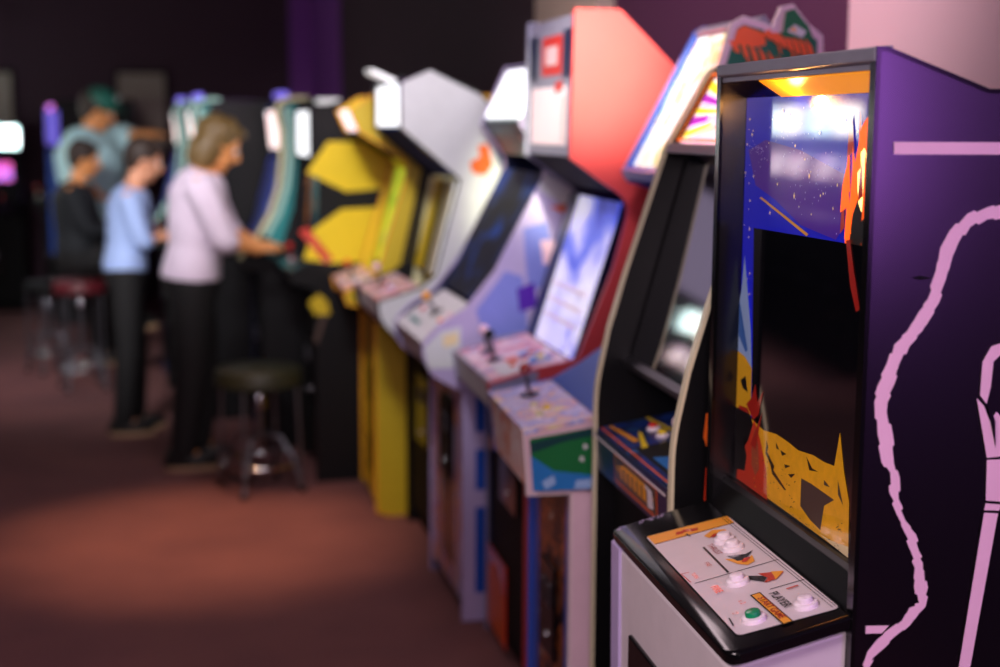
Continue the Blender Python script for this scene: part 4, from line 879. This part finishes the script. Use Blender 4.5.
m_('shoe_black', '0a0a0a', .5); m_('shoe_sole', 'b09070', .5)
def hand(bm, wr, tip, side, curl=.35):
    """palm, four fingers and a thumb; fingers run from wrist towards tip"""
    wr = Vector(wr); d_ = (Vector(tip)-wr).normalized(); lat = d_.cross(Vector((0, 0, 1))).normalized(); dn = d_.cross(lat).normalized()
    if dn.z > 0: dn = -dn
    rot = Matrix((d_, lat, d_.cross(lat))).transposed().to_4x4()
    ball_(bm, wr+d_*.045, (.048, .040, .016), rot)
    for i, (o_, L_) in enumerate(((-.030, .062), (-.010, .074), (.010, .070), (.029, .056))):
        p0 = wr+d_*.07+lat*o_; p1 = p0+d_*L_*.55+dn*.008; p2 = p1+(d_*(1-curl)+dn*curl).normalized()*L_*.5
        limb(bm, (p0, p1, p2), (.0095, .0085, .007), 8)
    t0 = wr+d_*.02+lat*(-.034*side); limb(bm, (t0, t0+d_*.025-lat*.022*side+dn*.008, t0+d_*.055-lat*.026*side+dn*.016), (.012, .0105, .008), 8)
def person(label, J, shirt, trousers, hair, skin='skin', k=1., pitch=0., cap=False, seated=False, bulk=1., long_sleeve=False, hair_len=0., brow=None, tail=None):
    base = (J['hip'][0], J['hip'][1], 0); r = empty('person', base); tag(r, label, 'person')
    def L(p): return Vector(p)-Vector(base)
    g = {a_: L(v) for a_, v in J.items()}
    H = g['head']; rotH = Matrix.Rotation(pitch, 4, 'Y')
    def hp(x, y, z): return H+(rotH@Vector((x*k, y*k, z*k)))
    bm = bmesh.new()
    # head: skull, jaw, nose, ears, brow
    ball_(bm, hp(-.008, 0, .018), (.098*k, .076*k, .100*k), rotH); ball_(bm, hp(.026, 0, -.05), (.062*k, .056*k, .070*k), rotH)
    ball_(bm, hp(.062, 0, -.098), (.022*k, .026*k, .018*k), rotH)
    limb(bm, (hp(.088, 0, .012), hp(.104, 0, -.018), hp(.108, 0, -.030)), (.010*k, .012*k, .014*k), 8)
    ball_(bm, hp(.082, 0, -.062), (.014*k, .024*k, .008*k), rotH)
    for s_ in (-1, 1): ball_(bm, hp(.0, .076*s_, -.012), (.018*k, .008*k, .030*k), rotH); ball_(bm, hp(.080, .030*s_, .022), (.012*k, .022*k, .008*k), rotH)
    nk = g['neck']; ch = g['chest']; wa = g['waist']; hi = g['hip']
    limb(bm, (H+Vector((-.02*k, 0, -.03*k)), nk, nk.lerp(ch, .5)), (.052*k, .052*k, .075*k))
    B_ = bulk
    torso = [(hi+Vector((0, 0, -.06)), .10*k*B_, .145*k*B_), (hi+Vector((0, 0, .02)), .115*k*B_, .165*k*B_), (wa, .098*k*B_, .135*k*B_), (wa.lerp(ch, .55), .110*k*B_, .150*k*B_), (ch, .112*k*B_, .165*k*B_), (ch.lerp(nk, .55), .085*k*B_, .140*k*B_), (ch.lerp(nk, .85), .055*k, .08*k)]
    ringloft(bm, torso)
    arms = [('N', -1), ('F', 1)]
    for s_, sd in arms:
        limb(bm, (g['sh'+s_], g['el'+s_], g['wr'+s_]), (.050*k*B_, .038*k*B_, .026*k)); hand(bm, g['wr'+s_], g['ha'+s_], sd)
    for s_, sd in arms:
        hj = hi+Vector((0, .08*sd*k, -.02)); limb(bm, (hj, g['knee'+s_], g['ank'+s_]), (.082*k*B_, .055*k*B_, .038*k)); limb(bm, (g['ank'+s_], g['toe'+s_]), (.036*k, .030*k), 10)
    fuse(bm, 'body', skin, r, .0085, 3)
    # clothing
    bm = bmesh.new()
    ringloft(bm, [(c_-Vector((0, 0, .0)), a_+.014, b_+.014) for c_, a_, b_ in torso[1 if tail is None else 0:6]]+[(ch.lerp(nk, .8), .070*k, .085*k)])
    for s_, sd in arms:
        sh, el, wr_ = g['sh'+s_], g['el'+s_], g['wr'+s_]
        end = el.lerp(wr_, .85) if long_sleeve else el.lerp(wr_, .12)
        limb(bm, (ch.lerp(sh, .6), sh, el, end), (.075*k*B_, .068*k*B_, .054*k*B_, .040*k if long_sleeve else .056*k))
    sh_ = fuse(bm, 'shirt', shirt, r, .010, 4)
    bm = bmesh.new()
    ringloft(bm, [(hi+Vector((0, 0, -.08)), .115*k*B_, .16*k*B_), (hi, .127*k*B_, .176*k*B_), (hi.lerp(wa, .45), .112*k*B_, .155*k*B_)])
    for s_, sd in arms:
        hj = hi+Vector((0, .085*sd*k, -.02)); limb(bm, (hj, g['knee'+s_], g['ank'+s_]+Vector((0, 0, .0))), (.098*k*B_, .073*k*B_, .062*k))
    fuse(bm, 'trousers', trousers, r, .011, 4)
    for s_, sd in arms:
        an, to = g['ank'+s_], g['toe'+s_]; zf = to.z-.01; bm = bmesh.new()
        ringloft(bm, [(Vector((an.x-.05*k, an.y, zf+.045)), .045*k, .036*k), (Vector((an.x-.05*k, an.y, zf+.02)), .045*k, .036*k)], 16)
        mt = Matrix.Translation(Vector(((an.x+to.x)/2-.01, an.y, zf+.040))) @ Matrix.Diagonal((.135*k, .047*k, .042*k, 1)); bmesh.ops.create_uvsphere(bm, u_segments=18, v_segments=12, radius=1, matrix=mt)
        ball_(bm, (an.x-.03*k, an.y, zf+.065), (.055*k, .040*k, .045*k))
        so_ = fuse(bm, 'shoe', 'shoe_black', r, .008, 3)
        q = MB(); pts = [((an.x+to.x)/2-.01+.132*k*math.cos(2*PI*i/24), an.y+.045*k*math.sin(2*PI*i/24)) for i in range(24)]
        a0 = [q.bm.verts.new((x, y, zf-.004)) for x, y in pts]; a1 = [q.bm.verts.new((x, y, zf+.018)) for x, y in pts]
        for i in range(24): f_ = q.bm.faces.new((a0[i], a0[(i+1) % 24], a1[(i+1) % 24], a1[i])); f_.material_index = q.mi('shoe_sole')
        q.bm.faces.new(a0); q.bm.faces.new(a1); q.build('sole', so_, sh=False)
    # hair
    bm = bmesh.new()
    ball_(bm, hp(-.022, 0, .034), (.103*k, .087*k, .099*k), rotH)
    if hair_len:
        for yy in (-.062, 0, .062): ball_(bm, hp(-.035 if yy else -.065, yy, -.03-hair_len*.3), (.060*k, .036*k, (.065+hair_len)*k), rotH)
        ball_(bm, hp(.055, 0, .085), (.05*k, .062*k, .026*k), rotH)
    else: ball_(bm, hp(-.055, 0, -.01), (.055*k, .072*k, .070*k), rotH); ball_(bm, hp(.045, 0, .088), (.050*k, .060*k, .022*k), rotH)
    for i in range(26):
        a_ = random.uniform(0, 2*PI); e_ = random.uniform(.1, 1.3); p = hp(-.022+.100*math.cos(a_)*math.cos(e_), .084*math.sin(a_)*math.cos(e_), .034+.096*math.sin(e_))
        ball_(bm, p, (.018*k, .012*k, .012*k), Matrix.Rotation(a_, 4, 'Z'))
    fuse(bm, 'hair', hair, r, .008, 2)
    for s_ in (-1, 1):
        q = MB(); q.ball(hp(.083, .030*s_, .002), .0105*k, 'white_side', (12, 8)); q.ball(hp(.0915, .030*s_, .001), .005*k, 'ink_black', (10, 6)); q.build('eye', r)
    if cap:
        bm = bmesh.new(); ball_(bm, hp(.0, 0, .062), (.112*k, .092*k, .085*k), rotH); o_ = fuse(bm, 'cap', 'cap_green', r, .008, 2)
        q = MB(); n_ = 14
        a0 = [hp(.085+.0, 0, .055)]; pts = [hp(.075+.10*math.cos(t), .078*math.sin(t), .060-.012*math.cos(t)) for t in [-PI/2+PI*i/n_ for i in range(n_+1)]]
        up1 = [q.bm.verts.new(p) for p in pts]; lo1 = [q.bm.verts.new(p+Vector((0, 0, -.006))) for p in pts]
        q.bm.faces.new(up1).material_index = q.mi('cap_green'); q.bm.faces.new(lo1[::-1])
        for i in range(n_): q.bm.faces.new((up1[i], lo1[i], lo1[i+1], up1[i+1]))
        q.build('brim', o_, sh=False)
        q = MB(); q.ball(hp(.075, 0, .098), .036*k, 'cap_white', (14, 10), (.9, 1.1, .8)); q.build('front_patch', o_)
    return r
woman = {'head': (0.524, 6.95, 1.58), 'neck': (0.462, 6.95, 1.485), 'chest': (0.425, 6.95, 1.345), 'waist': (0.400, 6.95, 1.085), 'hip': (0.378, 6.95, 0.93), 'shN': (0.42, 6.775, 1.385), 'shF': (0.46, 7.125, 1.40), 'elN': (0.52, 6.73, 1.13), 'wrN': (0.69, 6.83, 1.075), 'haN': (0.775, 6.87, 1.085),
  'elF': (0.575, 7.13, 1.15), 'wrF': (0.71, 7.05, 1.085), 'haF': (0.78, 7.0, 1.09), 'kneeN': (0.365, 6.86, 0.50), 'ankN': (0.315, 6.86, 0.10), 'toeN': (0.43, 6.86, 0.014), 'kneeF': (0.43, 7.04, 0.50), 'ankF': (0.40, 7.04, 0.10), 'toeF': (0.51, 7.04, 0.014)}
person('woman with blonde bob in white blouse and black trousers playing the machine', woman, 'blouse', 'trousers', 'hair_blonde', 'skin_warm', 1.05, pitch=.45, hair_len=.04, bulk=1.1, tail=1)
boy = {'head': (0.195, 7.8, 1.484), 'neck': (0.145, 7.8, 1.365), 'chest': (0.112, 7.8, 1.245), 'waist': (0.088, 7.8, 1.03), 'hip': (0.078, 7.8, 0.90), 'shN': (0.105, 7.655, 1.285), 'shF': (0.14, 7.945, 1.285), 'elN': (0.168, 7.63, 1.06), 'wrN': (0.255, 7.72, 1.07), 'haN': (0.326, 7.77, 1.06),
  'elF': (0.20, 7.95, 1.07), 'wrF': (0.275, 7.88, 1.08), 'haF': (0.346, 7.85, 1.065), 'kneeN': (0.078, 7.72, 0.48), 'ankN': (0.045, 7.72, 0.095), 'toeN': (0.15, 7.72, 0.014), 'kneeF': (0.122, 7.88, 0.48), 'ankF': (0.109, 7.88, 0.095), 'toeF': (0.21, 7.88, 0.014)}
person('boy in light blue shirt and dark trousers standing behind the woman in white', boy, 'light_blue_shirt', 'trousers', 'hair_brown', 'skin', .93, pitch=.3, bulk=1.0, tail=1)
dark = {'head': (-0.134, 9.2, 1.455), 'neck': (-0.175, 9.2, 1.335), 'chest': (-0.20, 9.2, 1.215), 'waist': (-0.202, 9.2, 1.0), 'hip': (-0.19, 9.2, 0.865), 'shN': (-0.215, 9.05, 1.255), 'shF': (-0.165, 9.35, 1.255), 'elN': (-0.13, 9.03, 1.02), 'wrN': (0.03, 9.1, 1.01), 'haN': (0.11, 9.15, 1.0),
  'elF': (-.08, 9.38, 1.02), 'wrF': (.06, 9.32, 1.02), 'haF': (.14, 9.28, 1.01), 'kneeN': (0.17, 9.12, 0.82), 'ankN': (0.12, 9.12, 0.47), 'toeN': (0.22, 9.12, 0.40), 'kneeF': (0.17, 9.28, 0.82), 'ankF': (0.12, 9.28, 0.47), 'toeF': (0.22, 9.28, 0.40)}
person('brown-haired boy in black top sitting in front of the man in the cap', dark, 'black_top', 'trousers', 'hair_brown', 'skin_warm', .93, pitch=.2, long_sleeve=True, bulk=1.2)
man = {'head': (-0.045, 10.2, 1.765), 'neck': (-0.10, 10.2, 1.635), 'chest': (-0.115, 10.2, 1.47), 'waist': (-0.09, 10.2, 1.13), 'hip': (-0.073, 10.2, 0.95), 'shN': (-0.16, 10.0, 1.53), 'shF': (0.0, 10.4, 1.55), 'elN': (-0.16, 9.93, 1.25), 'wrN': (0.04, 10.0, 1.14), 'haN': (.12, 10.03, 1.12), 'elF': (0.19, 10.38, 1.56), 'wrF': (0.33, 10.25, 1.60), 'haF': (0.40, 10.15, 1.61),
  'kneeN': (-.06, 10.1, .5), 'ankN': (-.08, 10.1, .10), 'toeN': (.04, 10.1, .014), 'kneeF': (.0, 10.3, .5), 'ankF': (-.02, 10.3, .10), 'toeF': (.10, 10.3, .014)}
person('man in pale teal shirt and green cap leaning over two boys', man, 'teal_shirt', 'trousers', 'hair_brown', 'skin_warm', 1.12, pitch=.35, cap=True, bulk=1.75, tail=1)
